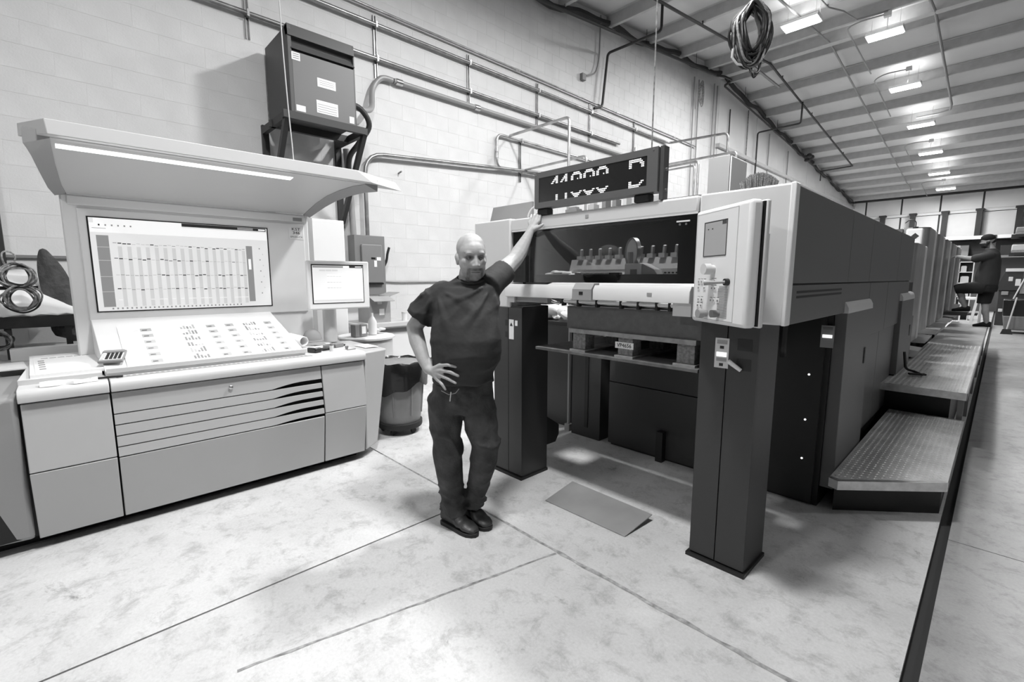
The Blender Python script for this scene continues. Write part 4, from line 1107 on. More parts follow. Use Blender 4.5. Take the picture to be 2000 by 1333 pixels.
MB().obox(pp(0.40, 0.5, -0.18), (0.16, 0.14, 0.30), RP).build('hinge_arm', 'press_light', op)
MB().obox(pp(0.43, 0.5, 0.0008), (pw*0.76, 0.002, (PZ1-PZ0)*0.93), RP).build('face_foil', 'press_white', op, bevel=0.0)
g = MB()
for (u0, u1, v0, v1) in ((0.05,0.81,0.962,0.965), (0.05,0.81,0.035,0.038), (0.05,0.054,0.035,0.965), (0.806,0.81,0.035,0.965)):
    a, b, c, d = pp(u0,v0,0.0022), pp(u1,v0,0.0022), pp(u1,v1,0.0022), pp(u0,v1,0.0022); g.quad(a,b,c,d)
g.build('outline', 'ink_mid', op)
so_ = MB().obox(pp(0.42, 0.735, 0.0022), (pw*0.43, 0.003, (PZ1-PZ0)*0.30), RP).build('screen', 'bezel_black', op)
def opq(g, u0, u1, v0, v1, d, i): g.m(i); g.quad(pp(u0,v0,d), pp(u1,v0,d), pp(u1,v1,d), pp(u0,v1,d))
g = MB(); opq(g, 0.225, 0.628, 0.592, 0.875, 0.0042, 0)
opq(g, 0.235, 0.53, 0.84, 0.87, 0.0046, 1); opq(g, 0.55, 0.625, 0.845, 0.875, 0.0046, 2)
for k in range(5): opq(g, 0.24+k*0.04, 0.265+k*0.04, 0.815, 0.825, 0.0046, 2 if k % 2 else 1)
opq(g, 0.235, 0.60, 0.597, 0.612, 0.0046, 1)
opq(g, 0.27, 0.29, 0.66, 0.67, 0.0046, 1); opq(g, 0.40, 0.41, 0.74, 0.75, 0.0046, 1)
mat('op_screen', 0.20, 0.25, emit=0.13)
g.build('display', ['op_screen', 'screen_mid', 'screen_dark'], so_)
def knob(u, v, r, ln, m, name='knob', tip=None):
    q0 = pp(u, v, 0.0); q1 = pp(u, v, ln)
    k = MB().tube([q0, q0.lerp(q1,0.35), q0.lerp(q1,0.4), q1], [r*0.75, r*0.75, r, r], 18).build(name, m, op, smooth=True)
    return k
knob(0.42, 0.475, 0.026, 0.055, 'press_light', 'stop_button')
knob(0.33, 0.085, 0.022, 0.05, 'hood_side'); knob(0.56, 0.095, 0.018, 0.04, 'box_grey')
lv = MB().tube([pp(0.70,0.365,0), pp(0.70,0.365,0.02)], 0.016, 12).build('lever_boss', 'press_black', op, smooth=True)
MB().tube([pp(0.70,0.365,0.018), pp(0.66,0.362,0.05), pp(0.57,0.358,0.085)], [0.007,0.007,0.013], 10).build('lever', 'hood_side', lv, smooth=True)
g = MB()
for k in range(26):
    w = 0.09 if k > 1 else 0.07
    opq(g, 0.62-w+0.01*(k > 20), 0.62+w, 0.325-k*0.0105, 0.330-k*0.0105, 0.0028, 0)
g.build('speaker_slots', 'ink_mid', op)
for (u, v, m) in [(0.15,0.365,0),(0.21,0.365,0),(0.27,0.365,0),(0.42,0.37,0),(0.47,0.37,1),(0.15,0.31,0),(0.27,0.31,0),(0.42,0.31,0),(0.48,0.31,1),(0.16,0.205,0),(0.23,0.205,1),(0.41,0.205,0),(0.47,0.205,0),(0.54,0.205,1),(0.15,0.15,1),(0.22,0.15,1),(0.21,0.105,0)]:
    bt = MB().obox(pp(u, v, 0.003), (0.019, 0.004, 0.022), RP).build('key', 'press_white', op, bevel=0.001)
    MB().obox(pp(u, v+0.026, 0.003), (0.016, 0.003, 0.002), RP).obox(pp(u, v, 0.0056), (0.007, 0.002, 0.009), RP).build('symbol', 'ink_dark' if m else 'ink_mid', bt)

# ---- right side of the press: upper panels, vent band, lower panels
SX = -0.68
MB().box(-1.12, SX-0.012, PY+0.06, 6.55, 1.33, 1.962).build('upper_body', 'press_black', pr)
for (a, b) in ((2.47, 3.612), (3.620, 4.300), (4.308, 5.620), (5.628, 6.55)):
    MB().box(SX-0.03, SX, a, b, 1.525, 1.970).build('side_panel', 'press_mid', pr, bevel=0.003)
vp = MB().box(SX-0.03, SX, 2.47, 3.61, 1.328, 1.515).build('vent_panel', 'press_mid', pr, bevel=0.003)
for z in (1.452, 1.476): MB().box(SX-0.005, SX+0.0006, 2.55, 3.47, z, z+0.012).build('vent_slot', 'press_black', vp)
for (a, b) in ((3.62, 4.40), (4.41, 5.20), (5.21, 6.55)):
    MB().box(SX-0.03, SX-0.004, a, b, 1.10, 1.515).build('side_panel', 'press_mid', pr, bevel=0.003)
for (a, b) in ((4.41, 5.10), (5.11, 5.95), (6.9, 7.4)):
    MB().box(SX-0.06, SX-0.02, a, b, 0.29, 1.10).build('side_panel', 'press_mid', pr, bevel=0.003)
MB().box(-2.40, SX-0.05, 3.58, 7.3, 0.0, 1.50).build('main_body', 'press_black', pr)
MB().box(-2.42, -1.30, 3.56, 3.58, 0.02, 0.60).build('lower_front_panel', 'press_dark', pr)
MB().box(-2.42, -1.30, 3.56, 3.58, 0.61, 1.30).build('lower_front_panel', 'press_dark', pr)
MB().box(-1.29, -0.76, 3.55, 3.58, 0.02, 1.32).build('lower_front_panel', 'press_black', pr)
for z in (0.909, 0.597, 0.323): MB().lathe([(0,0),(0.007,0),(0.007,-0.004),(0,-0.004)], (-0.833, 3.55, z), 10, 'y').build('indicator', 'button_lit', pr)
lb = MB().box(-0.785, -0.712, 3.545, 3.549, 1.10, 1.245).build('button_plate', 'hood_side', pr)
MB().box(-0.775, -0.722, 3.541, 3.545, 1.165, 1.185).build('lit_button', 'button_lit', lb)
MB().box(-0.775, -0.722, 3.541, 3.545, 1.218, 1.232).build('button', 'box_grey', lb)
MB().tube(fillet([(-0.92, 3.25, 1.34), (-0.92, 3.25, 1.10), (-0.93, 3.30, 1.06)], 0.03), 0.022, 8).build('hose_stub', 'press_black', pr, smooth=True)
for (a, b, zb) in ((3.60, 4.40, 0.14), (5.98, 6.85, 0.58)):
    dd = MB().hexa([(SX-0.05,a,zb),(SX+0.03,a,zb),(SX+0.03,b,zb),(SX-0.05,b,zb)], [(SX-0.05,a,1.33),(SX+0.018,a,1.33),(SX+0.018,b,1.33),(SX-0.05,b,1.33)]).build('access_door', 'press_mid', pr, bevel=0.004)
    MB().prism([(SX-0.045,1.325),(SX+0.024,1.325),(SX+0.022,1.36),(SX+0.008,1.39),(SX-0.02,1.405),(SX-0.045,1.405)], 'y', a-0.005, b+0.005).build('door_cap', 'press_light', dd, smooth=True)
    MB().box(SX+0.024, SX+0.027, b-0.16, b-0.12, 0.92, 1.04).build('slot', 'press_black', dd)
# far delivery wall and inner posts under the pile
MB().box(-2.86, -2.52, 3.56, 3.90, 0.0, 1.30).build('inner_post', 'press_dark', pr)
MB().box(-2.70, -2.66, 3.553, 3.562, 0.10, 1.20).build('slot', 'press_black', pr)
MB().tube([(-2.93, 3.60, 0.0), (-2.93, 3.60, 1.10)], 0.016, 10).build('guide_rod', 'hood_side', pr, smooth=True)
MB().box(-2.96, -2.90, 3.57, 3.63, 0.0, 0.07).build('rod_foot', 'hood_side', pr)
MB().box(-1.90, -1.84, 3.50, 3.56, 0.0, 0.26).build('stop_bracket', 'press_black', pr)
lc = thing('tool_cabinet', 'black low cabinet behind the left delivery post', 'cabinet', (-3.3, 3.9, 0))
MB().box(-3.75, -2.97, 3.68, 4.4, 0, 1.07).build('body', 'press_dark', lc, bevel=0.005)
MB().box(-3.77, -2.95, 3.66, 4.42, 1.07, 1.10).build('top', 'press_black', lc)
ry = MB(); random.seed(13)
for k in range(16): ry.ell((-3.28+random.uniform(-0.25,0.22), 3.88+random.uniform(-0.12,0.12), 1.135+random.uniform(0,0.09)), (random.uniform(0.05,0.11), random.uniform(0.04,0.09), random.uniform(0.025,0.06)), 9, 6, Euler((random.random(),random.random(),random.random())).to_matrix())
tag(ry.build('rag_pile', 'cloth_white', smooth=True), 'pile of white rags on the black cabinet behind delivery post', 'rags')

# ---- printing units
def unit(y0, w, ztop, zlow, label_i):
    # y0 near edge of the cover column
    bd = MB().box(-2.75, -0.96, y0, y0+w+0.02, 0.0, ztop-0.25).box(-2.70, -1.0, y0+w+0.02, y0+w+0.66, 0.0, 1.05).build('unit_body', 'press_dark', pr)
    n = 10; poly = [(-1.02, y0), ]
    for k in range(n+1):
        a = -math.pi/2 + math.pi*0.5*k/n
        poly.append((-0.92+0.17*math.cos(a), y0+0.17+0.17*math.sin(a)))
    poly += [(-0.75, y0+w), (-1.02, y0+w)]
    zb = zlow
    col_ = MB().prism(poly, 'z', zb, ztop).build('cover_column', 'tower_metal', bd, smooth=True)
    MB().box(-1.04, -0.735, y0+w, y0+w+0.10, zb, ztop).build('edge_strip', 'press_white', bd, bevel=0.02)  # white column edge, with the bright rim highlight painted in
    MB().box(-1.10, -1.02, y0-0.10, y0+w+0.02, zb, ztop-0.02).build('inner_cover', 'press_mid', bd)
    MB().hexa([(-0.96,y0-0.02,zb-0.13),(-0.66,y0,zb-0.13),(-0.66,y0+0.45,zb-0.13),(-0.96,y0+0.45,zb-0.13)], [(-0.96,y0-0.02,zb-0.02),(-0.62,y0,zb-0.05),(-0.62,y0+0.42,zb-0.05),(-0.96,y0+0.45,zb-0.02)]).build('step_block', 'press_light', bd)
unit(7.42, 0.95, 1.975, 0.72, 0)
for (y0, w) in ((8.55, 0.85), (10.02, 0.80), (11.48, 0.80), (12.98, 0.80), (14.5, 0.85)):
    unit(y0, w, 2.245, 0.78, 0)
MB().box(-2.75, -1.0, 16.0, 18.2, 0.0, 1.9).build('feeder_body', 'press_dark', pr)
MB().prism([(-0.95, 14.9), (-0.62, 14.9), (-0.72, 15.0), (-0.95, 15.0)], 'z', 0.58, 0.95).build('end_guard', 'press_light', pr)
MB().box(-2.3, -1.0, 6.55, 7.4, 1.0, 1.90).build('upper_body', 'press_dark', pr)

# ---- walkway steps with tread plate
def tread(t, x0, x1, y0, y1, z, pitch=0.030):
    g = MB(); r = 0
    y = y0 + 0.02
    while y < y1 - 0.02:
        x = x0 + 0.02 + (pitch/2 if r % 2 else 0)
        xe = x1 - 0.02
        while x < xe:
            xl = x0
            if not (y < y0 + 0.5 and (y - y0) < 0.90*(x - x0) - 0.0 and False):
                a = 0.75 if r % 2 else -0.75
                dx, dy = 0.010*math.cos(a), 0.010*math.sin(a); nx, ny = -0.0025*math.sin(a), 0.0025*math.cos(a)
                g.add([(x-dx, y-dy, z), (x+nx, y+ny, z), (x+dx, y+dy, z), (x-nx, y-ny, z), (x, y, z+0.0028)], [(0,3,4),(3,2,4),(2,1,4),(1,0,4)])
            x += pitch
        r += 1; y += pitch*0.72
    return g.build('tread_pattern', 'diamond_plate', t, kind='stuff')
s1 = thing('tread_step', 'low tread plate step beside the press near delivery end', 'step', (-0.4, 4.6, 0))
pts = [(-0.645, 3.43), (-0.59, 3.40), (-0.112, 3.86), (-0.112, 5.72), (-0.645, 5.72)]
MB().prism(pts, 'z', 0.255, 0.28).build('tread', 'diamond_plate', s1)
MB().prism([(p[0], p[1]-0.004) for p in pts[:3]] + [(-0.108, 3.87), (-0.125, 3.885), (-0.59, 3.44), (-0.64, 3.46)], 'z', 0.225, 0.283).build('edge_trim', 'steel', s1)
MB().prism([(-0.642, 3.60), (-0.14, 4.05), (-0.14, 5.70), (-0.642, 5.70)], 'z', 0.0, 0.255).build('skirt', 'press_black', s1)
g = MB(); r = 0; y = 3.45
while y < 5.70:
    x = -0.625 + (0.017 if r % 2 else 0)
    while x < -0.13:
        if y > 3.44 + max(0, (x+0.60))*0.94 + 0.02:
            a = 0.9 if r % 2 else -0.9
            dx, dy = 0.013*math.cos(a), 0.013*math.sin(a); nx, ny = -0.0032*math.sin(a), 0.0032*math.cos(a)
            g.add([(x-dx,y-dy,0.28),(x+nx,y+ny,0.28),(x+dx,y+dy,0.28),(x-nx,y-ny,0.28),(x,y,0.2835)], [(0,3,4),(3,2,4),(2,1,4),(1,0,4)])
        x += 0.034
    r += 1; y += 0.024
g.build('tread_pattern', 'diamond_plate', s1, kind='stuff')
s2 = thing('walkway', 'long raised tread plate walkway along the printing units', 'walkway', (-0.4, 10, 0))
MB().box(-0.70, -0.116, 5.50, 14.6, 0.535, 0.565).build('tread', 'diamond_plate', s2)
MB().box(-0.70, -0.112, 5.485, 5.505, 0.505, 0.570).build('edge_trim', 'steel', s2)
MB().box(-0.118, -0.108, 5.50, 14.6, 0.50, 0.568).build('edge_trim', 'press_mid', s2)
MB().box(-0.72, -0.22, 5.80, 14.5, 0.0, 0.53).build('skirt', 'press_black', s2)
for y in (5.75, 7.2, 8.7, 10.2, 11.7, 13.2): MB().box(-0.17, -0.13, y, y+0.05, 0, 0.535).build('leg', 'box_grey', s2)
g = MB(); r = 0; y = 5.55
while y < 9.5:
    x = -0.68 + (0.02 if r % 2 else 0)
    while x < -0.13:
        a = 0.9 if r % 2 else -0.9
        dx, dy = 0.015*math.cos(a), 0.015*math.sin(a); nx, ny = -0.004*math.sin(a), 0.004*math.cos(a)
        g.add([(x-dx,y-dy,0.565),(x+nx,y+ny,0.565),(x+dx,y+dy,0.565),(x-nx,y-ny,0.565),(x,y,0.569)], [(0,3,4),(3,2,4),(2,1,4),(1,0,4)])
        x += 0.042
    r += 1; y += 0.034
g.build('tread_pattern', 'diamond_plate', s2, kind='stuff')
fp = thing('foot_pedal', 'small bent black foot pedal on the walkway beside the press', 'pedal', (-0.60, 6.2, 0.57))
MB().tube(fillet([(-0.62, 6.15, 0.80), (-0.60, 6.18, 0.62), (-0.52, 6.20, 0.60), (-0.46, 6.10, 0.59)], 0.04), 0.012, 8).build('rod', 'bezel_black', fp, smooth=True)
MB().obox((-0.50, 6.12, 0.59), (0.14, 0.05, 0.02), (0, 0, 0.5)).build('pad', 'rubber', fp, bevel=0.006)

# ---- pile: board, pallet, paper stack
pb = thing('pile_board', 'dark plywood pile board hanging under the pallet', 'board', (-1.7, 2.95, 1.035))
MB().box(-2.30, -1.09, 2.43, 3.45, 1.038, 1.058).build('board', 'dark_ply', pb, bevel=0.002)
pl = thing('pallet', 'small pale wooden block pallet under the paper stack', 'pallet', (-1.55, 2.9, 1.058))
for x in (-1.985, -1.625, -1.235):
    for y in (2.47, 2.85, 3.25):
        b_ = MB().box(x, x+0.105, y, y+0.10, 1.072, 1.185).build('pallet_block', 'wood_block', pl, bevel=0.003)
        if y < 2.5 and x == -1.625:
            tg = MB().box(x-0.018, x+0.112, y-0.004, y-0.001, 1.115, 1.155).build('tag', 'sticker', b_)
            RYm = Matrix(((1,0,0),(0,0,-1),(0,1,0)))
            text_part('lettering', 'VP4656', 0.036, 'ink_black', tg, (x+0.047, y-0.005, 1.134), RYm, xs=0.92)
    MB().box(x-0.012, x+0.118, 2.45, 3.38, 1.058, 1.072).build('runner', 'wood_board', pl)
MB().box(-2.00, -1.115, 2.445, 3.40, 1.185, 1.212).build('deck', 'wood_board', pl)
MB().box(-2.03, -1.085, 2.46, 3.42, 1.212, 1.362).build('paper_stack', 'pile_paper')
ps = bpy.data.objects['paper_stack.001'] if 'paper_stack.001' in bpy.data.objects else bpy.data.objects['paper_stack']
tag(ps, 'tall dark stack of printed paper on the pallet in the delivery', 'paper stack')

# ---- LED counter sign on top
sg = thing('led_sign', 'black LED counter sign standing on top of press front', 'sign', (-1.81, 2.44, 1.976))
sy = 2.385
MB().box(-2.275, -1.352, sy+0.006, sy+0.085, 2.022, 2.258).build('case', 'sign_body', sg, bevel=0.004)
MB().box(-2.275, -2.235, sy, sy+0.007, 2.022, 2.258).box(-1.418, -1.352, sy, sy+0.007, 2.022, 2.258).box(-2.235, -1.418, sy, sy+0.007, 2.022, 2.060).box(-2.235, -1.418, sy, sy+0.007, 2.220, 2.258).build('frame', 'sign_body', sg)
MB().box(-2.236, -1.417, sy+0.003, sy+0.0062, 2.059, 2.221).build('led_face', 'led_panel', sg)
def glyph(rows): return [(c, r) for r, line in enumerate(rows) for c, ch in enumerate(line) if ch == '#']
blank = ['']*7
ONE = ['....##', '...###', '..####', '.##.##', '##..##'] + blank + ['....##', '....##', '....##', '....##']
NUL = ['..#####..', '.#######.', '##.....##', '##.....##', '##...#.##'] + blank + ['##.....##', '.#######.', '..#####..', '...###...']
DEE = ['########..', '#########.', '##.....###', '##......##', '##......##'] + blank + ['##......##', '##.....##.', '########..', '#######...']
pitch = 0.00985
g = MB()
for rows, c0 in ((ONE, 11), (ONE, 19), (NUL, 28), (NUL, 38), (NUL, 48), (DEE, 71)):
    for (c, r) in glyph(rows):
        x = -2.232 + (c0+c)*pitch; z = 2.213 - r*pitch
        g.box(x, x+0.0062, sy+0.0005, sy+0.0032, z-0.0062, z)
g.build('lit_dots', 'led_lit', sg, kind='stuff')
MB().box(-1.350, -1.328, sy+0.02, sy+0.075, 1.978, 2.262).build('mount_bar', 'transformer_dark', sg)
for z in (2.03, 2.14): MB().lathe([(0,0.010),(0.009,0.010),(0.009,0),(0,0)], (-1.328, sy+0.047, z), 10, 'x').build('bolt', 'steel', sg, smooth=True)
for x in (-2.22, -1.46): MB().obox((x, sy+0.05, 2.0), (0.10, 0.06, 0.046)).build('foot', 'rubber', sg, bevel=0.01)
for (x, z) in ((-2.262, 2.245), (-1.38, 2.245)): MB().lathe([(0,-0.002),(0.005,-0.002),(0.005,0),(0,0)], (x, sy, z), 8, 'y').build('screw', 'steel', sg)
# little fittings on the press top behind the sign
tf2 = MB(); random.seed(9)
for i, (x, y, h, w) in enumerate([(-2.12,2.62,0.05,0.10),(-1.98,2.66,0.07,0.05),(-1.86,2.64,0.09,0.03),(-1.78,2.64,0.08,0.03),(-1.70,2.64,0.085,0.025),(-1.60,2.66,0.07,0.06),(-1.48,2.62,0.05,0.08)]):
    o = MB().box(x-w/2, x+w/2, y-0.03, y+0.03, 1.976, 1.976+h).box(x-w/3, x+w/3, y-0.02, y+0.02, 1.976+h, 1.976+h+0.015).build('valve_block', random.choice(('press_white','hood_side','press_light')), pr)
MB().tube([(-2.42, 2.56, 2.07), (-2.26, 2.56, 2.075)], 0.020, 12).build('air_valve', 'box_grey', pr, smooth=True)
MB().tube([(-2.36, 2.56, 1.976), (-2.36, 2.56, 2.06)], 0.010, 8).build('valve_stem', 'steel', pr, smooth=True)
hz = []
MB().tube(arc((-2.38, 2.52, 1.98), 0.09, 0.2, math.pi-0.2, (1,0,0), (0,0,1), 10), 0.006, 6).build('air_hose', 'press_white', pr, smooth=True)

# brush on top of the right cover
bs = thing('hand_brush', 'pale bristled brush lying upside on the press corner', 'brush', (-0.93, 2.68, 1.978))
MB().box(-1.02, -0.84, 2.64, 2.72, 1.978, 2.005).build('stock', 'bezel_black', bs, bevel=0.006)
g = MB(); random.seed(2)
for k in range(800):
    a = random.uniform(-1, 1); b = random.uniform(-1, 1)
    x0_, y0_ = -0.93+a*0.075, 2.68+b*0.036
    ln = 0.088*(1-0.5*a*a)*random.uniform(0.85, 1.05)
    q = (x0_ - a*0.0 + a*0.012, y0_ + b*0.01, 2.003+ln)
    g.tube([(x0_, y0_, 2.003), ((x0_+q[0])/2+random.uniform(-0.003,0.003), (y0_+q[1])/2, 2.003+ln*0.5), q], 0.0013, 3)
g.build('bristles', 'bristle', bs, kind='stuff')
# electrical cabinet on the press, jug on a unit
ec = thing('electrical_cabinet', 'grey electrical cabinet on top of press behind the brush', 'cabinet', (-2.56, 6.1, 1.962))
MB().box(-2.69, -2.43, 5.98, 6.5, 1.975, 3.04).build('body', 'hood_side', ec, bevel=0.006)
MB().box(-2.425, -2.41, 5.99, 6.48, 2.0, 3.02).build('door', 'press_light', ec, bevel=0.004)
MB().box(-2.80, -1.12, 3.64, 6.55, 1.90, 1.972).build('top_deck', 'press_dark', pr)
jg = thing('solvent_jug', 'white plastic jug with black cap and tube on first printing unit', 'jug', (-0.84, 8.12, 1.975))
MB().box(-0.935, -0.765, 8.05, 8.20, 1.976, 2.19).build('body', 'press_white', jg, bevel=0.02, seg=3)
MB().lathe([(0.03,2.185),(0.03,2.215),(0.0,2.215)], (-0.85,8.12,0), 16).build('cap', 'bezel_black', jg, smooth=True)
MB().tube(fillet([(-0.85,8.12,2.21),(-0.85,8.12,2.29),(-0.91,8.12,2.32),(-0.96,8.12,2.27)], 0.03), 0.006, 7).build('spout', 'bezel_black', jg, smooth=True)
MB().obox((-0.84, 8.049, 2.09), (0.06, 0.002, 0.06), (0, math.radians(45), 0)).build('hazard_mark', 'ink_black', jg)
# metal ramp plate on the floor
rp = MB().hexa([(-2.06,2.29,0.002),(-1.42,2.295,0.002),(-1.405,2.585,0.040),(-2.07,2.60,0.040)], [(-2.06,2.29,0.007),(-1.42,2.295,0.007),(-1.405,2.585,0.046),(-2.07,2.60,0.046)]).build('ramp_plate', 'steel')
rp.data.materials[0] = mat('ramp_steel', 0.36, 0.42, metal=0.35, var=0.1, vscale=4)
tag(rp, 'sloping steel ramp plate on floor between the delivery posts', 'ramp')

# ================================================================== PEOPLE
def capsule(g, a, b, ra, rb, seg=12, n=4):
    a = Vector(a); b = Vector(b); d = (b-a)
    L = d.length
    if L < 1e-6: g.ell(a, (ra, ra, ra)); return
    d.normalize(); pts = []; rs = []
    for i in range(n+1):
        t = math.pi/2*(1 - i/n); pts.append(a - d*ra*math.sin(t)); rs.append(max(ra*math.cos(t), ra*0.02))
    for i in range(n+1):
        t = math.pi/2*(i/n); pts.append(b + d*rb*math.sin(t)); rs.append(max(rb*math.cos(t), rb*0.02))
    g.tube(pts, rs, seg)
def chain(g, pts, rs):
    for i in range(len(pts)-1): capsule(g, pts[i], pts[i+1], rs[i], rs[i+1])
def loft(g, secs, seg=28):
    # secs: (center, radius_u, radius_v, u, v); superellipse sections
    n0 = len(g.v)
    for (c, ru, rv, u, v) in secs:
        c = Vector(c); u = Vector(u); v = Vector(v)
        for k in range(seg):
            a = 2*math.pi*k/seg
            g.v.append(tuple(c + u*ru*math.cos(a) + v*rv*math.sin(a)))
    m = len(secs)
    for i in range(m-1):
        for k in range(seg): g.f.append((n0+i*seg+k, n0+i*seg+(k+1) % seg, n0+(i+1)*seg+(k+1) % seg, n0+(i+1)*seg+k)); g.mi.append(0)
    g.f.append(tuple(n0+k for k in range(seg))); g.mi.append(0)
    g.f.append(tuple(n0+(m-1)*seg+k for k in reversed(range(seg)))); g.mi.append(0)
def sculpt(g, voxel, smooth):
    me = bpy.data.meshes.new('clay'); me.from_pydata(g.v, [], g.f)
    bm = bmesh.new(); bm.from_mesh(me); bmesh.ops.recalc_face_normals(bm, faces=bm.faces); bm.to_mesh(me); bm.free()
    o = bpy.data.objects.new('clay', me); COL.objects.link(o)
    r = o.modifiers.new('r', 'REMESH'); r.mode = 'VOXEL'; r.voxel_size = voxel
    if smooth:
        s = o.modifiers.new('s', 'SMOOTH'); s.factor = 0.5; s.iterations = smooth
    bpy.context.view_layer.update()
    dg = bpy.context.evaluated_depsgraph_get()
    out = bpy.data.meshes.new_from_object(o.evaluated_get(dg))
    bpy.data.objects.remove(o)
    return out
def finish(me, name, mats, parent, X, tone=None, disp=None):
    # X: local -> world mapping of the figure
    if disp:
        ns = [v.normal.copy() for v in me.vertices]
        for v, n in zip(me.vertices, ns): v.co += disp(v.co, n)
    if tone:
        ca_ = me.color_attributes.new('tone', 'FLOAT_COLOR', 'POINT')
        for i, v in enumerate(me.vertices):
            t = tone(v.co); ca_.data[i].color = (t, t, t, 1)
    co = [X(v.co) for v in me.vertices]
    xs_ = [c.x for c in co]; ys_ = [c.y for c in co]; zs_ = [c.z for c in co]
    c0 = Vector(((min(xs_)+max(xs_))/2, (min(ys_)+max(ys_))/2, min(zs_)))
    for v, c in zip(me.vertices, co): v.co = c - c0
    bm = bmesh.new(); bm.from_mesh(me); bmesh.ops.recalc_face_normals(bm, faces=bm.faces); bm.to_mesh(me); bm.free()
    for p in me.polygons: p.use_smooth = True
    me.materials.clear()
    for q in mats: me.materials.append(MATS[q])
    me.name = name; me.update()
    o = bpy.data.objects.new(name, me); COL.objects.link(o); o.location = c0
    put(o, parent, c0)
    return o
def sstep(a, b, x):
    t = max(0.0, min(1.0, (x-a)/(b-a))); return t*t*(3-2*t)

def head(g, H, hr, hf, hz, s=1.0, jowl=1.0):
    R = Matrix((hr, hf, hz)).transposed()
    def q(r, f, z): return Vector(H) + R @ Vector((r*s, f*s, z*s))
    def e(c, r): g.ell(q(*c), (r[0]*s, r[1]*s, r[2]*s), 18, 12, R)
    e((0,-0.018,0.050), (0.079,0.098,0.083)); e((0,0.012,0.030), (0.074,0.086,0.075))
    e((0,0.018,-0.028), (0.070*jowl,0.081,0.085)); e((0,0.028,-0.072), (0.059*jowl,0.063,0.055)); e((0,0.064,-0.103), (0.030,0.026,0.023)); e((0,0.045,-0.098), (0.042*jowl,0.040,0.028))
    for k in (-1, 1):
        e((k*0.043*jowl,0.022,-0.070), (0.025,0.042,0.040)); e((k*0.041,0.046,-0.022), (0.028,0.036,0.030)); e((k*0.036,0.046,-0.052), (0.029,0.036,0.036))
        e((k*0.027,0.084,0.024), (0.029,0.015,0.011)); e((k*0.0785,-0.012,-0.010), (0.008,0.020,0.031)); e((k*0.084,-0.020,0.004), (0.006,0.013,0.020))
        e((k*0.012,0.100,-0.041), (0.009,0.011,0.008))
    capsule(g, q(0,0.088,0.014), q(0,0.106,-0.032), 0.007*s, 0.0105*s); e((0,0.108,-0.038), (0.0105,0.012,0.0105))
    e((0,0.087,-0.069), (0.025,0.010,0.0055)); e((0,0.084,-0.080), (0.022,0.010,0.0065)); e((0,0.077,-0.060), (0.028,0.016,0.012))
    return q, R

# ---- the operator leaning on the press
yaw_ = math.radians(46.3367)
ER = Vector((math.cos(yaw_), math.sin(yaw_), 0)); EF = Vector((math.sin(yaw_), -math.cos(yaw_), 0)); M0 = Vector((-2.2, 1.68, 0))
def X1(p): return M0 + ER*p[0] + EF*p[1] + Vector((0, 0, p[2]))
man = thing('person', 'bald man in dark t-shirt and jeans leaning one hand on press', 'person', tuple(M0))
hy = math.radians(19); tl = math.radians(4)
hf = Vector((math.sin(hy)*math.cos(tl), math.cos(hy)*math.cos(tl), -math.sin(tl))); hz_ = Vector((math.sin(hy)*math.sin(tl)-0.03, math.cos(hy)*math.sin(tl), math.cos(tl))).normalized()
hr = Vector((hf.y*hz_.z-hf.z*hz_.y, hf.z*hz_.x-hf.x*hz_.z, hf.x*hz_.y-hf.y*hz_.x)).normalized()
hz_ = hr.cross(hf).normalized()
HC = Vector((0.068, 0.005, 1.668))
g = MB()
q1, RH = head(g, HC, hr, hf, hz_, 1.06, 1.04)
chain(g, [(0.062,-0.022,1.585), (0.052,-0.035,1.47)], [0.070, 0.085])
U1 = (1,0,0); V1 = (0,1,0)
loft(g, [((0.05,-0.03,1.51),0.08,0.065,U1,V1), ((0.03,-0.02,1.46),0.15,0.090,U1,V1), ((0.025,0.0,1.38),0.185,0.12,U1,V1), ((0.03,0.04,1.2),0.18,0.16,U1,V1), ((0.02,0.02,1.0),0.135,0.10,U1,V1), ((0.01,0.0,0.86),0.13,0.09,U1,V1)])
# legs inside the jeans
chain(g, [(-0.09,0,0.87), (-0.085,0.03,0.5), (-0.062,-0.005,0.09)], [0.085, 0.058, 0.042])
chain(g, [(0.09,0,0.87), (0.135,0.05,0.53), (0.065,-0.06,0.09)], [0.085, 0.058, 0.042])
# bent arm, hand on hip
chain(g, [(-0.125,-0.02,1.455), (-0.21,-0.025,1.355), (-0.285,-0.03,1.258)], [0.062, 0.056, 0.047])
chain(g, [(-0.285,-0.03,1.258), (-0.262,0.005,1.18), (-0.218,0.068,1.085), (-0.182,0.108,1.025)], [0.048, 0.049, 0.038, 0.030])
chain(g, [(-0.182,0.108,1.025), (-0.150,0.145,1.02)], [0.028, 0.027])
for (k, t, r0, r1, mid) in [((-0.098,0.182,1.064),(-0.008,0.222,1.062),0.0120,0.0090,(-0.052,0.218,1.072)), ((-0.086,0.192,1.035),(0.006,0.226,1.012),0.0125,0.0092,(-0.040,0.224,1.032)),
                            ((-0.090,0.190,1.003),(-0.010,0.222,0.970),0.0120,0.0090,(-0.050,0.220,0.992)), ((-0.112,0.178,0.976),(-0.070,0.204,0.930),0.0110,0.0084,(-0.088,0.204,0.957))]:
    capsule(g, (-0.160,0.138,1.022), k, 0.021, 0.0140)
    chain(g, [k, mid, t], [r0, (r0+r1)/2, r1])
chain(g, [(-0.168,0.115,1.035), (-0.165,0.09,1.075), (-0.158,0.06,1.09)], [0.016, 0.014, 0.011])     # thumb pointing back
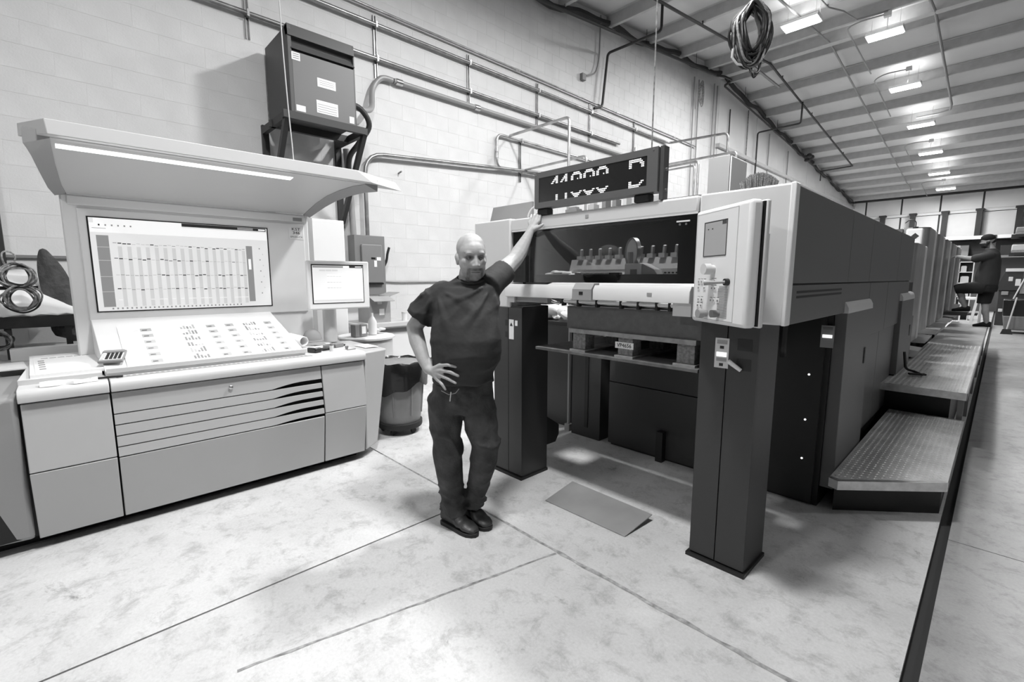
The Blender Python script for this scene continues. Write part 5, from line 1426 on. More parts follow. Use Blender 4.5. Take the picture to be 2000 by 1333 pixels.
# raised arm, palm flat on the press front
chain(g, [(0.175,-0.05,1.515), (0.255,-0.165,1.60), (0.323,-0.28,1.668)], [0.052, 0.058, 0.050])
chain(g, [(0.323,-0.28,1.668), (0.350,-0.335,1.715), (0.390,-0.425,1.79), (0.420,-0.487,1.85)], [0.050, 0.052, 0.040, 0.030])
chain(g, [(0.420,-0.487,1.85), (0.440,-0.515,1.888)], [0.028, 0.028])
for (k, mid, t, r0, r1) in [((0.486,-0.515,1.935),(0.500,-0.530,1.975),(0.512,-0.553,1.991),0.0120,0.0095), ((0.466,-0.530,1.945),(0.479,-0.545,1.985),(0.492,-0.570,1.992),0.0125,0.0100),
                            ((0.446,-0.545,1.942),(0.457,-0.560,1.982),(0.467,-0.585,1.992),0.0120,0.0095), ((0.428,-0.557,1.932),(0.434,-0.574,1.968),(0.440,-0.594,1.989),0.0110,0.0085)]:
    capsule(g, (0.440,-0.512,1.885), k, 0.020, 0.0150)
    chain(g, [k, mid, t], [r0, (r0+r1)/2, r1])
chain(g, [(0.445,-0.505,1.875), (0.482,-0.488,1.893), (0.515,-0.492,1.912)], [0.018, 0.0135, 0.0105])
body = sculpt(g, 0.0050, 7)
EYES = [q1(k*0.0315, 0.0775, 0.004) for k in (-1, 1)]
def disp1(p, n):
    d = Vector((0,0,0))
    for e in EYES:
        w = (p - (e + hf*0.012)).length
        if w < 0.026: d -= hf*0.0115*sstep(0.027, 0.006, w)
    return d
def tone1(p):
    t = 0.42
    l = Vector((p-HC)); x, y, z = l.dot(hr)/1.06, l.dot(hf)/1.06, l.dot(hz_)/1.06
    if p.z > 1.5 and abs(x) < 0.11 and -0.14 < z < 0.16:
        if y > 0.02:
            # goatee and moustache
            chin_ = sstep(0.055, 0.03, abs(x)) * sstep(-0.074, -0.088, z)
            mou = sstep(0.046, 0.034, abs(x)) * sstep(-0.050, -0.056, z) * sstep(-0.072, -0.066, z)
            side = sstep(0.014, 0.006, abs(abs(x)-0.037)) * sstep(-0.052, -0.06, z)
            low = max(0.95*mou, 0.62*chin_, 0.92*side)*(0.85+0.4*noise.noise(p*60))
            stub = 0.45*sstep(-0.03, -0.065, z)
            t *= 1 - 0.80*max(low, stub*0.5)
            lip = sstep(0.030, 0.020, abs(x)) * sstep(0.0050, 0.0015, abs(z+0.0755))
            t *= 1 - 0.75*lip
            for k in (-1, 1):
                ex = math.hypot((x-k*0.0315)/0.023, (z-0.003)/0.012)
                t *= 1 - 0.62*sstep(1.45, 0.7, ex)  # eye-socket shade painted into the skin tone
                br_ = sstep(1.0, 0.6, math.hypot((x-k*0.033)/0.030, (z-0.029-0.004*(1-abs(x)/0.06))/0.007))
                t *= 1 - 0.42*br_
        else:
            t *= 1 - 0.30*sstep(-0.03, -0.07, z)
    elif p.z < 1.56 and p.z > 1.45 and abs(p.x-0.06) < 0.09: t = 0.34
    return t
finish(body, 'body', ['skin'], man, X1, tone1, disp1)
for i, e in enumerate(EYES):
    ec_ = e - hf*0.0090
    MB().ell(X1(ec_), (0.0125, 0.0125, 0.0115), 16, 12).build('eye', 'eye_white', man, smooth=True)
    MB().ell(X1(ec_ + hf*0.0085 + hr*0.001), (0.0050, 0.0050, 0.0050), 10, 8).build('iris', 'iris', man, smooth=True)
    for (lo_, hi_, nm) in ((-0.5*math.pi, -0.05, 'lower_eyelid'), (0.12, 0.5*math.pi, 'upper_eyelid')):
        g = MB(); nu_, nv_ = 16, 6
        lo2, hi2 = (lo_, -0.30) if nm[0] == 'l' else (0.02, hi_)
        for j in range(nv_+1):
            el = lo2 + (hi2-lo2)*j/nv_
            for k in range(nu_+1):
                az = math.radians(-80+160*k/nu_)
                d_ = hf*math.cos(el)*math.cos(az) + hr*math.cos(el)*math.sin(az) + hz_*math.sin(el)
                g.v.append(tuple(X1(ec_ + d_*0.0138)))
        for j in range(nv_):
            for k in range(nu_): a_ = j*(nu_+1)+k; g.f.append((a_, a_+1, a_+nu_+2, a_+nu_+1)); g.mi.append(0)
        g.build(nm, 'eyelid_skin', man, smooth=True)
# t-shirt
g = MB()
VC = (0,0.93,-0.36)
loft(g, [((0.062,-0.018,1.550),0.084,0.082,U1,VC), ((0.056,-0.024,1.528),0.115,0.092,U1,VC), ((0.042,-0.024,1.50),0.172,0.106,U1,V1), ((0.030,-0.012,1.45),0.198,0.125,U1,V1), ((0.026,0.006,1.38),0.204,0.150,U1,V1),
         ((0.030,0.028,1.29),0.202,0.178,U1,V1), ((0.036,0.045,1.20),0.205,0.198,U1,V1), ((0.036,0.048,1.12),0.206,0.200,U1,V1), ((0.026,0.036,1.04),0.196,0.184,U1,V1), ((0.016,0.020,0.985),0.186,0.166,U1,V1), ((0.012,0.014,0.945),0.186,0.160,U1,V1), ((0.012,0.014,0.935),0.180,0.155,U1,V1)])
loft(g, [((-0.10,-0.02,1.475),0.095,0.085,(0.55,0,0.83),V1), ((-0.17,-0.02,1.41),0.098,0.088,(0.72,0,-0.69),V1), ((-0.235,-0.022,1.335),0.092,0.086,(0.80,0,-0.6),V1), ((-0.258,-0.022,1.305),0.090,0.086,(0.80,0,-0.6),V1)][1:])
capsule(g, (-0.11,-0.02,1.452), (-0.17,-0.02,1.41), 0.083, 0.088)
dR = Vector((0.145,-0.24,0.145)).normalized(); uR = Vector((0.86,0.5,-0.05)).normalized(); uR = (uR - dR*uR.dot(dR)).normalized(); vR = dR.cross(uR)
S = Vector((0.170,-0.035,1.505))
loft(g, [(S - dR*0.03, 0.082, 0.088, uR, vR), (S + dR*0.05, 0.082, 0.086, uR, vR), (S + dR*0.13, 0.076, 0.080, uR, vR), (S + dR*0.185, 0.074, 0.078, uR, vR)])
shirt = sculpt(g, 0.009, 5)
def shirt_disp(p, n):
    # folds: diagonal pulls to the raised shoulder, creases round the belly
    def ridge(x): return 1 - 2*abs(math.sin(x))**0.7
    up_ = sstep(1.56, 1.48, p.z) * sstep(1.22, 1.36, p.z)
    a = 0.008*ridge(15*(p.z*0.75 - p.x*0.95) + 2*noise.noise(p*5)) * up_
    b = 0.008*ridge(17*p.z + 6*p.x + 2.5*noise.noise(p*6)) * sstep(1.10, 0.99, p.z)
    c = 0.012*noise.noise(Vector((p.x*8, p.y*8, p.z*6)))
    s = 0.005*ridge(26*(p.x*0.7+p.z)+2*noise.noise(p*7)) * sstep(-0.14, -0.2, p.x)
    an = math.atan2(p.z-1.53, p.x-0.20); ds_ = math.hypot(p.z-1.53, p.x-0.20)
    rad = 0.015*max(0.0, math.sin(an*11 + 1.3*noise.noise(p*4)))**2 * sstep(0.05, 0.10, ds_) * sstep(0.42, 0.16, ds_) * sstep(-0.02, 0.05, p.y)
    an2 = math.atan2(p.z-1.50, p.x+0.14); d2_ = math.hypot(p.z-1.50, p.x+0.14)
    rad2 = 0.012*max(0.0, math.sin(an2*9 + 1.0*noise.noise(p*4)))**2 * sstep(0.05, 0.10, d2_) * sstep(0.36, 0.14, d2_) * sstep(-0.02, 0.05, p.y)
    bel = 0.008*max(0.0, math.sin(46*(p.z + 0.5*(p.x-0.03)**2*4) + 2*noise.noise(p*5)))**3 * sstep(1.24, 1.16, p.z) * sstep(0.96, 1.0, p.z) * (0.4 + 1.2*max(0, noise.noise(p*3+Vector((3,1,2)))))
    return n*(a*0.5 + b + c*0.7 + s + rad + rad2 + bel)
finish(shirt, 'tshirt', ['shirt'], man, X1, None, shirt_disp)
def ring(c, ru, rv, u, v, n=28): return [X1(Vector(c) + Vector(u)*ru*math.cos(2*math.pi*k/n) + Vector(v)*rv*math.sin(2*math.pi*k/n)) for k in range(n)]
MB().tube(ring((0.062,-0.016,1.549), 0.083, 0.081, (1,0,0.0), (0,0.93,-0.36)), 0.0075, 6, closed=True).build('collar', 'shirt_dark', man, smooth=True)
# jeans
g = MB()
loft(g, [((0.008,0.0,0.985),0.168,0.125,U1,V1), ((0.006,0.0,0.92),0.182,0.136,U1,V1), ((0.0,0.0,0.85),0.196,0.138,U1,V1), ((-0.012,0.0,0.79),0.196,0.130,U1,V1), ((-0.005,0.0,0.745),0.185,0.115,U1,V1)])
loft(g, [((-0.098,0.0,0.86),0.105,0.125,U1,V1), ((-0.108,0.005,0.76),0.108,0.122,U1,V1), ((-0.102,0.02,0.64),0.100,0.108,U1,V1), ((-0.090,0.03,0.50),0.090,0.096,U1,V1), ((-0.084,0.015,0.36),0.083,0.090,U1,V1), ((-0.074,0.0,0.22),0.078,0.084,U1,V1), ((-0.066,-0.005,0.13),0.078,0.086,U1,V1), ((-0.062,-0.005,0.085),0.076,0.086,U1,V1)])
loft(g, [((0.090,0.0,0.86),0.100,0.122,U1,V1), ((0.102,0.01,0.77),0.102,0.120,U1,V1), ((0.122,0.035,0.66),0.100,0.108,U1,V1), ((0.138,0.055,0.54),0.088,0.096,U1,V1), ((0.120,0.025,0.40),0.080,0.086,U1,V1), ((0.090,-0.025,0.25),0.072,0.078,U1,V1), ((0.072,-0.055,0.15),0.070,0.078,U1,V1), ((0.066,-0.062,0.105),0.068,0.076,U1,V1)])
jeans = sculpt(g, 0.009, 4)
def jean_disp(p, n):
    low = sstep(0.35, 0.15, p.z)
    def ridge(x): return 1 - 2*abs(math.sin(x))**0.7
    a = 0.011*ridge(34*p.z + 5*p.x + 3*noise.noise(p*8)) * low
    b = 0.012*ridge(18*(p.z + 0.6*p.x) + 2*noise.noise(p*6)) * sstep(0.16, 0.0, abs(p.z-0.56))
    c = 0.010*noise.noise(Vector((p.x*9, p.y*9, p.z*5)))
    d = 0.006*ridge(20*(p.z-0.8*abs(p.x-0.01))+1.5*noise.noise(p*6)) * sstep(0.68, 0.80, p.z)
    return n*(a + b + c + d)
finish(jeans, 'jeans', ['denim'], man, X1, None, jean_disp)
MB().tube([X1((-0.165+0.0*k, 0.075, 0.80-0.02*k)) for k in range(4)], 0.0015, 4).build('seam', 'thread', man)
MB().tube([X1(p) for p in [(-0.105,0.135,0.905), (-0.06,0.150,0.885), (-0.02,0.152,0.895), (0.0,0.150,0.92)]], 0.0022, 5).build('pocket_seam', 'thread', man)
MB().tube([X1((-0.045,0.163,0.905)), X1((-0.052,0.163,0.850))], 0.004, 7).build('pocket_pen', 'steel', man, smooth=True)
sm = [(-0.172,0.060,0.76),(-0.178,0.062,0.66),(-0.165,0.070,0.55),(-0.150,0.075,0.45),(-0.142,0.06,0.33),(-0.130,0.05,0.20)]
# boots
def boot(heel, toe, name):
    h = Vector(heel); t = Vector(toe); d = (t-h); L_ = d.length; d.normalize(); u = Vector((-d.y, d.x, 0)); w = Vector((0,0,1))
    g = MB()
    secs = []
    for (s, hw, top) in [(0.0, 0.030, 0.085), (0.05, 0.040, 0.135), (0.20, 0.044, 0.150), (0.34, 0.045, 0.140), (0.48, 0.047, 0.105), (0.62, 0.051, 0.080), (0.78, 0.052, 0.068), (0.91, 0.044, 0.056), (0.99, 0.026, 0.042)]:
        secs.append((h + d*L_*s + w*(0.018+top)/2, hw, (top-0.018)/2, u, w))
    loft(g, secs, 24)
    up = sculpt(g, 0.006, 4)
    finish(up, name, ['leather'], man, X1, None, lambda p, n: n*0.0022*math.sin(95*((p-h).dot(d)))*sstep(0.4, 0.5, (p-h).dot(d)/L_)*sstep(0.85, 0.7, (p-h).dot(d)/L_))
    poly = []
    for (s, hw) in [(-0.02,0.012),(0.0,0.03),(0.06,0.042),(0.3,0.044),(0.5,0.048),(0.68,0.054),(0.85,0.050),(0.96,0.034),(1.02,0.012)]: poly.append((s, hw))
    ring_ = [h + d*L_*s + u*hw for s, hw in poly] + [h + d*L_*s - u*hw for s, hw in reversed(poly)]
    n_ = len(ring_)
    g = MB(); vs = [X1(p + w*0.0) for p in ring_] + [X1(p + w*0.024) for p in ring_]
    g.add(vs, [tuple(range(n_)), tuple(reversed(range(n_, 2*n_)))] + [(i, n_+i, n_+(i+1) % n_, (i+1) % n_) for i in range(n_)])
    g.build('sole', 'sole', man, bevel=0.004)
boot((-0.135,-0.045,0), (0.090,0.135,0), 'boot')
boot((-0.005,-0.120,0), (0.165,0.065,0), 'boot')

# ---- second worker on the walkway, seen from the side, stepping up
P2Y = 13.3
def X2(p): return Vector((p[0], P2Y + p[1], p[2]))
m2 = thing('person', 'capped worker in black shorts standing on walkway, one foot raised', 'person', (-0.2, P2Y, 0.568))
g = MB()
f2 = Vector((-1, -0.08, -0.02)).normalized(); z2 = Vector((0,0,1)); r2 = f2.cross(z2).normalized(); z2 = r2.cross(f2).normalized()
q2, R2 = head(g, (-0.275, 0, 2.265), r2, f2, z2, 0.98, 1.05)
chain(g, [(-0.25,0,2.19), (-0.20,0,2.06)], [0.062, 0.085])
loft(g, [((-0.20,0,2.06),0.09,0.15,(1,0,0),(0,1,0)), ((-0.20,0,1.9),0.13,0.18,(1,0,0),(0,1,0)), ((-0.21,0,1.6),0.15,0.17,(1,0,0),(0,1,0)), ((-0.19,0,1.4),0.13,0.16,(1,0,0),(0,1,0))])
for (sy_, ex) in ((-0.19, 0.0), (0.19, 0.02)):
    chain(g, [(-0.24,sy_*0.95,2.00), (-0.36,sy_,1.955), (-0.47,sy_*0.95,1.935)], [0.06, 0.05, 0.042])
    chain(g, [(-0.47,sy_*0.95,1.935), (-0.56,sy_*0.9,1.955), (-0.665,sy_*0.85,1.985)], [0.045, 0.042, 0.028])
    capsule(g, (-0.665,sy_*0.85,1.985), (-0.70,sy_*0.85,1.99), 0.028, 0.024)
    for k in range(4): chain(g, [(-0.70,sy_*0.85-0.026+k*0.017,1.995), (-0.745,sy_*0.85-0.03+k*0.019,1.985), (-0.755,sy_*0.85-0.03+k*0.019,1.955)], [0.010,0.009,0.008])
    chain(g, [(-0.68,sy_*0.85-0.02,1.975), (-0.715,sy_*0.85-0.035,1.955)], [0.011,0.009])
chain(g, [(-0.19,0.09,1.42), (-0.195,0.09,1.05), (-0.135,0.09,0.64)], [0.10, 0.060, 0.042])
chain(g, [(-0.20,-0.09,1.42), (-0.60,-0.09,1.34), (-0.47,-0.09,0.97)], [0.10, 0.062, 0.042])
g.ell((-0.178,0.09,0.90), (0.058,0.055,0.12)); g.ell((-0.535,-0.09,1.15), (0.056,0.055,0.12))
b2 = sculpt(g, 0.010, 3)
def tone2(p):
    l = p - Vector((-0.275,0,2.265)); y, z = l.dot(f2), l.dot(z2)
    t = 0.34
    if p.z > 2.13 and y > -0.02 and z < -0.03: t = 0.02
    elif p.z > 2.13 and y > -0.035 and z < 0.0 and y < 0.02: t = 0.04
    return t
finish(b2, 'body', ['skin'], m2, X2, tone2)
g = MB(); g.ell(q2(0,-0.005,0.072), (0.096,0.108,0.080), 20, 12, R2); capsule(g, q2(0,-0.075,0.035), q2(0,-0.085,0.01), 0.045, 0.04)
finish(sculpt(g, 0.008, 3), 'cap', ['shorts_black'], m2, X2)
MB().hexa([X2(q2(-0.06,0.08,0.055)), X2(q2(0.06,0.08,0.055)), X2(q2(0.045,0.165,0.035)), X2(q2(-0.045,0.165,0.035))], [X2(q2(-0.06,0.08,0.063)), X2(q2(0.06,0.08,0.063)), X2(q2(0.045,0.165,0.043)), X2(q2(-0.045,0.165,0.043))]).build('cap_peak', 'shorts_black', m2)
g = MB(); A1, A2 = (1,0,0), (0,1,0)
loft(g, [((-0.215,0,2.125),0.075,0.085,A1,A2), ((-0.205,0,2.08),0.10,0.16,A1,A2), ((-0.20,0,2.02),0.125,0.215,A1,A2), ((-0.195,0,1.90),0.150,0.215,A1,A2), ((-0.205,0,1.74),0.168,0.205,A1,A2), ((-0.215,0,1.58),0.178,0.205,A1,A2), ((-0.215,0,1.44),0.172,0.20,A1,A2), ((-0.215,0,1.405),0.168,0.195,A1,A2)])
for sy_ in (-0.19, 0.19): chain(g, [(-0.22,sy_*0.95,1.99), (-0.33,sy_,1.955), (-0.405,sy_,1.94)], [0.09, 0.082, 0.078])
finish(sculpt(g, 0.012, 4), 'tshirt', ['shirt_dark'], m2, X2, None, lambda p, n: n*0.010*noise.noise(Vector((p.x*8, p.y*8, p.z*6))))
g = MB()
loft(g, [((-0.205,0,1.47),0.150,0.185,A1,A2), ((-0.20,0,1.36),0.165,0.195,A1,A2), ((-0.20,0,1.28),0.155,0.19,A1,A2)])
loft(g, [((-0.195,0.10,1.38),0.125,0.105,A1,A2), ((-0.20,0.10,1.2),0.118,0.105,A1,A2), ((-0.215,0.10,1.04),0.105,0.10,A1,A2)])
loft(g, [((-0.22,-0.10,1.37),0.13,0.11,(0.2,0,0.98),A2), ((-0.42,-0.10,1.355),0.118,0.105,(0.05,0,0.99),A2), ((-0.60,-0.10,1.33),0.105,0.10,(-0.2,0,0.98),A2), ((-0.655,-0.10,1.315),0.09,0.09,(-0.3,0,0.95),A2)])
finish(sculpt(g, 0.012, 4), 'shorts', ['shorts_black'], m2, X2)
for (hx, hz0, tx) in ((-0.075, 0.566, -0.345), (-0.40, 0.875, -0.675)):
    g = MB(); yy = 0.09 if hz0 < 0.7 else -0.09
    loft(g, [((hx+0.01,yy,hz0+0.055),0.035,0.05,A2,(0,0,1)), ((hx-0.04,yy,hz0+0.062),0.042,0.060,A2,(0,0,1)), ((hx-0.11,yy,hz0+0.055),0.044,0.053,A2,(0,0,1)), ((hx-0.19,yy,hz0+0.035),0.048,0.034,A2,(0,0,1)), ((tx+0.01,yy,hz0+0.022),0.034,0.021,A2,(0,0,1))], 18)
    finish(sculpt(g, 0.008, 3), 'shoe', ['shorts_black'], m2, X2)
MB().box(-1.0, -0.42, 13.0, 13.5, 0.80, 0.868).build('step_bracket', 'press_dark', pr)

# ================================================================== ROOF SERVICES
def along(x, y0, y1, drop, step=1.0):
    pts = []; y = y0
    while y < y1: pts.append((x, y, roof(y)-drop)); y += step
    pts.append((x, y1, roof(y1)-drop)); return pts
t = thing('sprinkler_pipe', 'black sprinkler pipe following the roof edge along the wall', 'pipe', (-5.95, 10, 6.3), 'sprinkler pipes')
MB().tube(along(-5.95, -4, 13.5, 0.33) , 0.030, 8).build('pipe', 'dark_pipe', t, smooth=True)
MB().tube(fillet([(-5.95,13.4,roof(13.4)-0.33),(-5.80,13.6,7.03),(-5.72,13.9,7.0),(-5.95,14.0,6.95)], 0.06), 0.032, 8).build('elbow', 'dark_pipe', t, smooth=True)
MB().tube([(-5.95,14.0,6.93),(-5.95,20.4,6.44),(-5.95,31.5,5.62)], 0.026, 8).build('pipe', 'dark_pipe', t, smooth=True)
for y in (4.0, 7.0, 9.8, 12.2, 15.5, 18.5, 22.0): MB().tube([(-5.95,y,roof(y)-0.3),(-5.95,y,roof(y))], 0.006, 5).build('hanger', 'dark_pipe', t)
t = thing('sprinkler_pipe', 'black sprinkler pipe under the roof passing behind the cable coil', 'pipe', (-4.75, 10, 6.3), 'sprinkler pipes')
MB().tube(along(-4.78, -4, 24.2, 0.30), 0.028, 8).build('pipe', 'dark_pipe', t, smooth=True)
MB().tube([(-4.78,24.2,roof(24.2)-0.30),(-5.9,24.2,roof(24.2)-0.34),(-5.9,24.2,5.75)], 0.026, 8).build('branch', 'dark_pipe', t, smooth=True)
MB().tube(fillet([(-4.80,8.4,roof(8.4)-0.30),(-4.80,8.4,6.08),(-5.98,8.4,6.08),(-5.98,8.25,5.02),(-5.98,7.98,4.92)], 0.08), 0.026, 8).build('drop', 'dark_pipe', t, smooth=True)
MB().tube(fillet([(-4.74,16.8,roof(16.8)-0.30),(-4.74,16.8,6.27),(-5.98,16.8,6.26),(-5.98,16.8,4.0)], 0.08), 0.026, 8).build('drop', 'dark_pipe', t, smooth=True)
for y in (6.5, 10.0, 15.0, 18.0, 20.5, 22.5): MB().lathe([(0.0,0),(0.016,0.0),(0.012,0.05),(0.02,0.07),(0.0,0.07)], (-4.78,y,roof(y)-0.28), 8).build('sprinkler_head', 'dark_pipe', t)
t = thing('roof_conduit', 'straight grey conduit across the roof left of the lit fixtures', 'conduit', (-3.45, 12, 7), 'roof conduits')
MB().tube(along(-3.45, -4, 29.8, 0.235), 0.024, 8).build('pipe', 'conduit_grey', t, smooth=True)
t = thing('roof_conduit', 'grey conduit on the roof right of the lit fixtures, bending back', 'conduit', (-1.55, 12, 7), 'roof conduits')
MB().tube(along(-1.55, -4, 19.6, 0.24) + [(-1.60,20.0,roof(20.0)-0.24), (-1.9,20.15,roof(20.1)-0.24), (-2.4,20.15,roof(20.15)-0.24)], 0.030, 8).build('pipe', 'conduit_grey', t, smooth=True)
for i, (yb, ye) in enumerate(((13.05, 16.2), (16.4, 19.6), (22.6, 25.8), (28.4, 31.3))):
    nm = ['nearest', 'second', 'third', 'farthest'][i]
    t = thing('junction_box', nm + ' white junction box with bent conduit by the roof lights', 'junction box', (-2.2, yb, roof(yb)-0.3), 'roof junction boxes')
    MB().box(-2.27, -2.15, yb-0.05, yb+0.05, roof(yb)-0.33, roof(yb)-0.22).build('box', 'press_white', t)
    MB().tube(fillet([(-2.27,yb,roof(yb)-0.27), (-2.72,yb,roof(yb)-0.25), (-2.98,yb+0.25,roof(yb+0.25)-0.24), (-2.98,ye,roof(ye)-0.24)], 0.3), 0.016, 7).build('conduit', 'conduit_grey', t, smooth=True)
    MB().tube([(-2.2,yb,roof(yb)-0.32),(-2.28,yb+0.5,roof(yb+0.5)-0.45)], 0.006, 5).build('cord', 'cable_light', t)
t = thing('roof_conduit', 'thin jogged conduit on the roof above the nearest fixture', 'conduit', (-3.0, 11.5, 7), 'roof conduits')
MB().tube([(-2.95,9.0,roof(9)-0.24),(-2.95,11.6,roof(11.6)-0.24),(-2.80,12.1,roof(12.1)-0.24),(-2.72,12.9,roof(12.9)-0.24),(-2.2,13.0,roof(13)-0.24)], 0.016, 7).build('pipe', 'conduit_grey', t, smooth=True)
tag(MB().tube([(-5.05,12.6,roof(12.6)-0.26),(-5.05,15.6,roof(15.6)-0.22)], 0.035, 6).build('strut_bar', 'conduit_grey'), 'short loose strut bar on the roof just below the coil', 'strut')
fl_ = thing('emergency_light', 'black twin lamp on the wall top near the far end', 'lamp', (-5.8, 21.8, 6.15))
MB().box(-5.90, -5.72, 21.7, 21.9, 6.16, 6.26).build('case', 'dark_pipe', fl_)
for dy in (-0.16, 0.16): MB().ell((-5.72, 21.8+dy, 6.33), (0.10, 0.11, 0.09), 12, 8).build('lamp_head', 'dark_pipe', fl_, smooth=True)
jb = thing('wall_socket', 'dark socket box high on wall fed by a bent conduit', 'socket', (-6.0, 7.72, 5.42))
MB().box(WX, WX+0.07, 7.66, 7.77, 5.40, 5.52).build('box', 'box_grey', jb)
MB().tube(fillet([(CX,7.78,5.50),(CX,8.10,5.62),(CX,8.20,5.95),(CX,8.22,6.75)], 0.15), 0.016, 7).build('conduit', 'conduit_grey', jb, smooth=True)
for i, (y, z0, z1, m) in enumerate([(12.35, 3.6, 6.75, 'conduit_grey'), (12.62, 3.4, 6.75, 'conduit_grey'), (13.55, 4.9, 6.9, 'conduit_grey'), (13.75, 4.8, 6.9, 'conduit_grey'), (14.7, 4.6, 6.5, 'dark_pipe'), (16.1, 3.5, 6.8, 'cable_grey'), (18.1, 3.5, 6.5, 'conduit_grey'), (20.2, 3.4, 6.3, 'conduit_grey')]):
    nm = ['first', 'second', 'third', 'fourth', 'black fifth', 'sixth', 'seventh', 'eighth'][i]
    tag(MB().tube([(CX,y,z0),(CX,y,z1)], 0.018, 7).build('wall_riser', m, smooth=True), nm + ' thin riser on the bright wall right of the LED sign', 'conduit', 'wall risers')
L = thing('looped_cord', 'grey cord loops hanging from the roof pipe on wall', 'cord', (-5.9, 12.4, 6.2))
for k in range(3): MB().tube([Vector((-5.92, 12.45+0.05*k, 6.35)) + Vector((0, 0.10*math.sin(2*math.pi*i/20), (0.22+0.05*k)*math.cos(2*math.pi*i/20))) for i in range(20)], 0.014, 5, closed=True).build('loop', 'cable_grey', L, smooth=True)
tag(MB().tube([(-1.43,2.45,2.26),(-1.435,2.45,roof(2.45)-0.05)], 0.004, 5).build('hanging_wire', 'cable_grey'), 'thin wire running up from the LED sign to roof', 'wire')

# ---- cable coil hanging from the roof
random.seed(17)
co_ = thing('hanging_cable_coil', 'thick oval coil of dark cables hanging from the roof', 'cable coil', (-1.71, 4.5, 3.32))
CC = Vector((-1.715, 4.5, 3.66)); CU = Vector((math.cos(yaw_), math.sin(yaw_), 0)); CV = Vector((0,0,1)); CW = Vector((math.sin(yaw_), -math.cos(yaw_), 0))
for k in range(32):
    a = random.uniform(0.085, 0.155); b = random.uniform(0.19, 0.255); ph = random.random()*6; off = CW*random.uniform(-0.05, 0.05) + CU*random.uniform(-0.025, 0.025) + CV*(0.245-b+random.uniform(-0.05, 0.0))
    pts = []
    for i in range(36):
        q = 2*math.pi*i/36
        sq_ = 1 - 0.35*sstep(0.4, 1.0, math.sin(q))
        pts.append(CC + off + CU*(a*math.cos(q)*sq_*(1+0.05*math.sin(3*q+ph))) + CV*(b*math.sin(q)*(1+0.04*math.sin(2*q+ph))) + CW*(0.03*math.sin(2*q+ph)))
    MB().tube(pts, random.choice((0.008, 0.010, 0.013)), 6, closed=True).build('loop', random.choice(('cable_black','cable_black','cable_grey','cable_black','cable_light' if k % 4 == 0 else 'cable_black')), co_, smooth=True)
for k in range(6):
    a = random.uniform(0.03, 0.055); b = random.uniform(0.06, 0.09)
    pts = [CC + CU*(0.055+a*math.cos(2*math.pi*i/24)+random.uniform(-0.002,0.002)) + CV*(-0.27+b*math.sin(2*math.pi*i/24)) + CW*(0.02*math.sin(4*math.pi*i/24+k)) for i in range(24)]
    MB().tube(pts, 0.006, 6, closed=True).build('loop', random.choice(('cable_black','cable_grey')), co_, smooth=True)
MB().tube([CC + CU*(-0.145) + CV*(-0.13), CC + CU*(-0.15) + CV*(-0.20), CC + CU*(-0.10) + CV*(-0.255), CC + CU*(-0.03) + CV*(-0.26)], 0.010, 7).build('tail', 'cable_light', co_, smooth=True)
MB().tube([CC + CV*0.22, CC + CV*0.32, Vector((-1.715, 4.5, roof(4.5)-0.2))], [0.03, 0.018, 0.018], 8).build('hanger_strap', 'cable_black', co_, smooth=True)
MB().obox(CC + CV*0.215 + CU*0.03, (0.08, 0.06, 0.09), Euler((0,0.5,yaw_))).build('tie', 'cable_black', co_, bevel=0.02)
ch = MB()
for k in range(26):
    z = roof(11.2)-0.02 - k*0.019
    ch.tube([Vector((-2.98, 11.2, z)) + (Vector((0.006,0,0)) if k % 2 else Vector((0,0.006,0)))*math.cos(2*math.pi*i/8) + Vector((0,0,0.012*math.sin(2*math.pi*i/8))) for i in range(8)], 0.0025, 4, closed=True)
tag(ch.build('lamp_chain', 'press_white', kind='stuff'), 'white chain hanging at the nearest roof light', 'chain', None, 'stuff')

# ================================================================== FAR END OF THE HALL
rk_ = thing('storage_rack', 'long storage rack with white beam along the far wall', 'rack', (0, 30.3, 0))
MB().box(-2.2, 3.0, 30.0, 30.1, 3.30, 3.45).build('beam', 'press_white', rk_)
MB().box(-2.2, 3.0, 30.1, 31.2, 3.28, 3.32).build('shelf', 'press_dark', rk_)
MB().box(-2.2, 3.0, 30.0, 31.2, 2.45, 2.55).build('shelf', 'box_grey', rk_)
MB().box(-2.2, 3.0, 31.2, 31.26, 0, 3.3).build('back_panel', 'press_mid', rk_)
for x in (-2.2, -0.4, 1.3, 2.95): MB().box(x-0.05, x+0.05, 29.98, 30.12, 0, 3.45).build('upright', 'dark_trim', rk_)
for i, (x, w, h, m) in enumerate([(-1.9, 0.7, 0.5, 'box_grey'), (-0.2, 0.9, 0.45, 'press_dark'), (0.8, 0.4, 0.35, 'cardboard')]):
    nm = ['grey carton on the far rack shelf, leftmost', 'long dark carton on the far rack shelf', 'small cardboard carton at right on the far rack shelf'][i]
    bx_ = thing('carton', nm, 'carton', (x+w/2, 30.5, 2.55), 'cartons on the far rack')
    MB().box(x, x+w, 30.25, 30.8, 2.552, 2.552+h).build('body', m, bx_, bevel=0.01)
    MB().box(x+w*0.42, x+w*0.58, 30.245, 30.25, 2.552, 2.552+h).build('tape_strip', 'paper_grey', bx_)
cu = thing('shelf_unit', 'pale open shelf unit left of the far worker', 'shelf unit', (-1.15, 24.3, 0))
for x in (-1.55, -1.16, -0.78): MB().box(x, x+0.03, 24.0, 24.5, 0, 2.15).build('side', 'tower_white', cu)
for z in (0.25, 0.85, 1.35, 1.75, 2.12): MB().box(-1.52, -0.78, 24.0, 24.5, z, z+0.03).build('shelf', 'tower_white', cu)
MB().box(-1.52, -1.16, 23.99, 24.0, 1.1, 2.12).build('door', 'tower_white', cu)
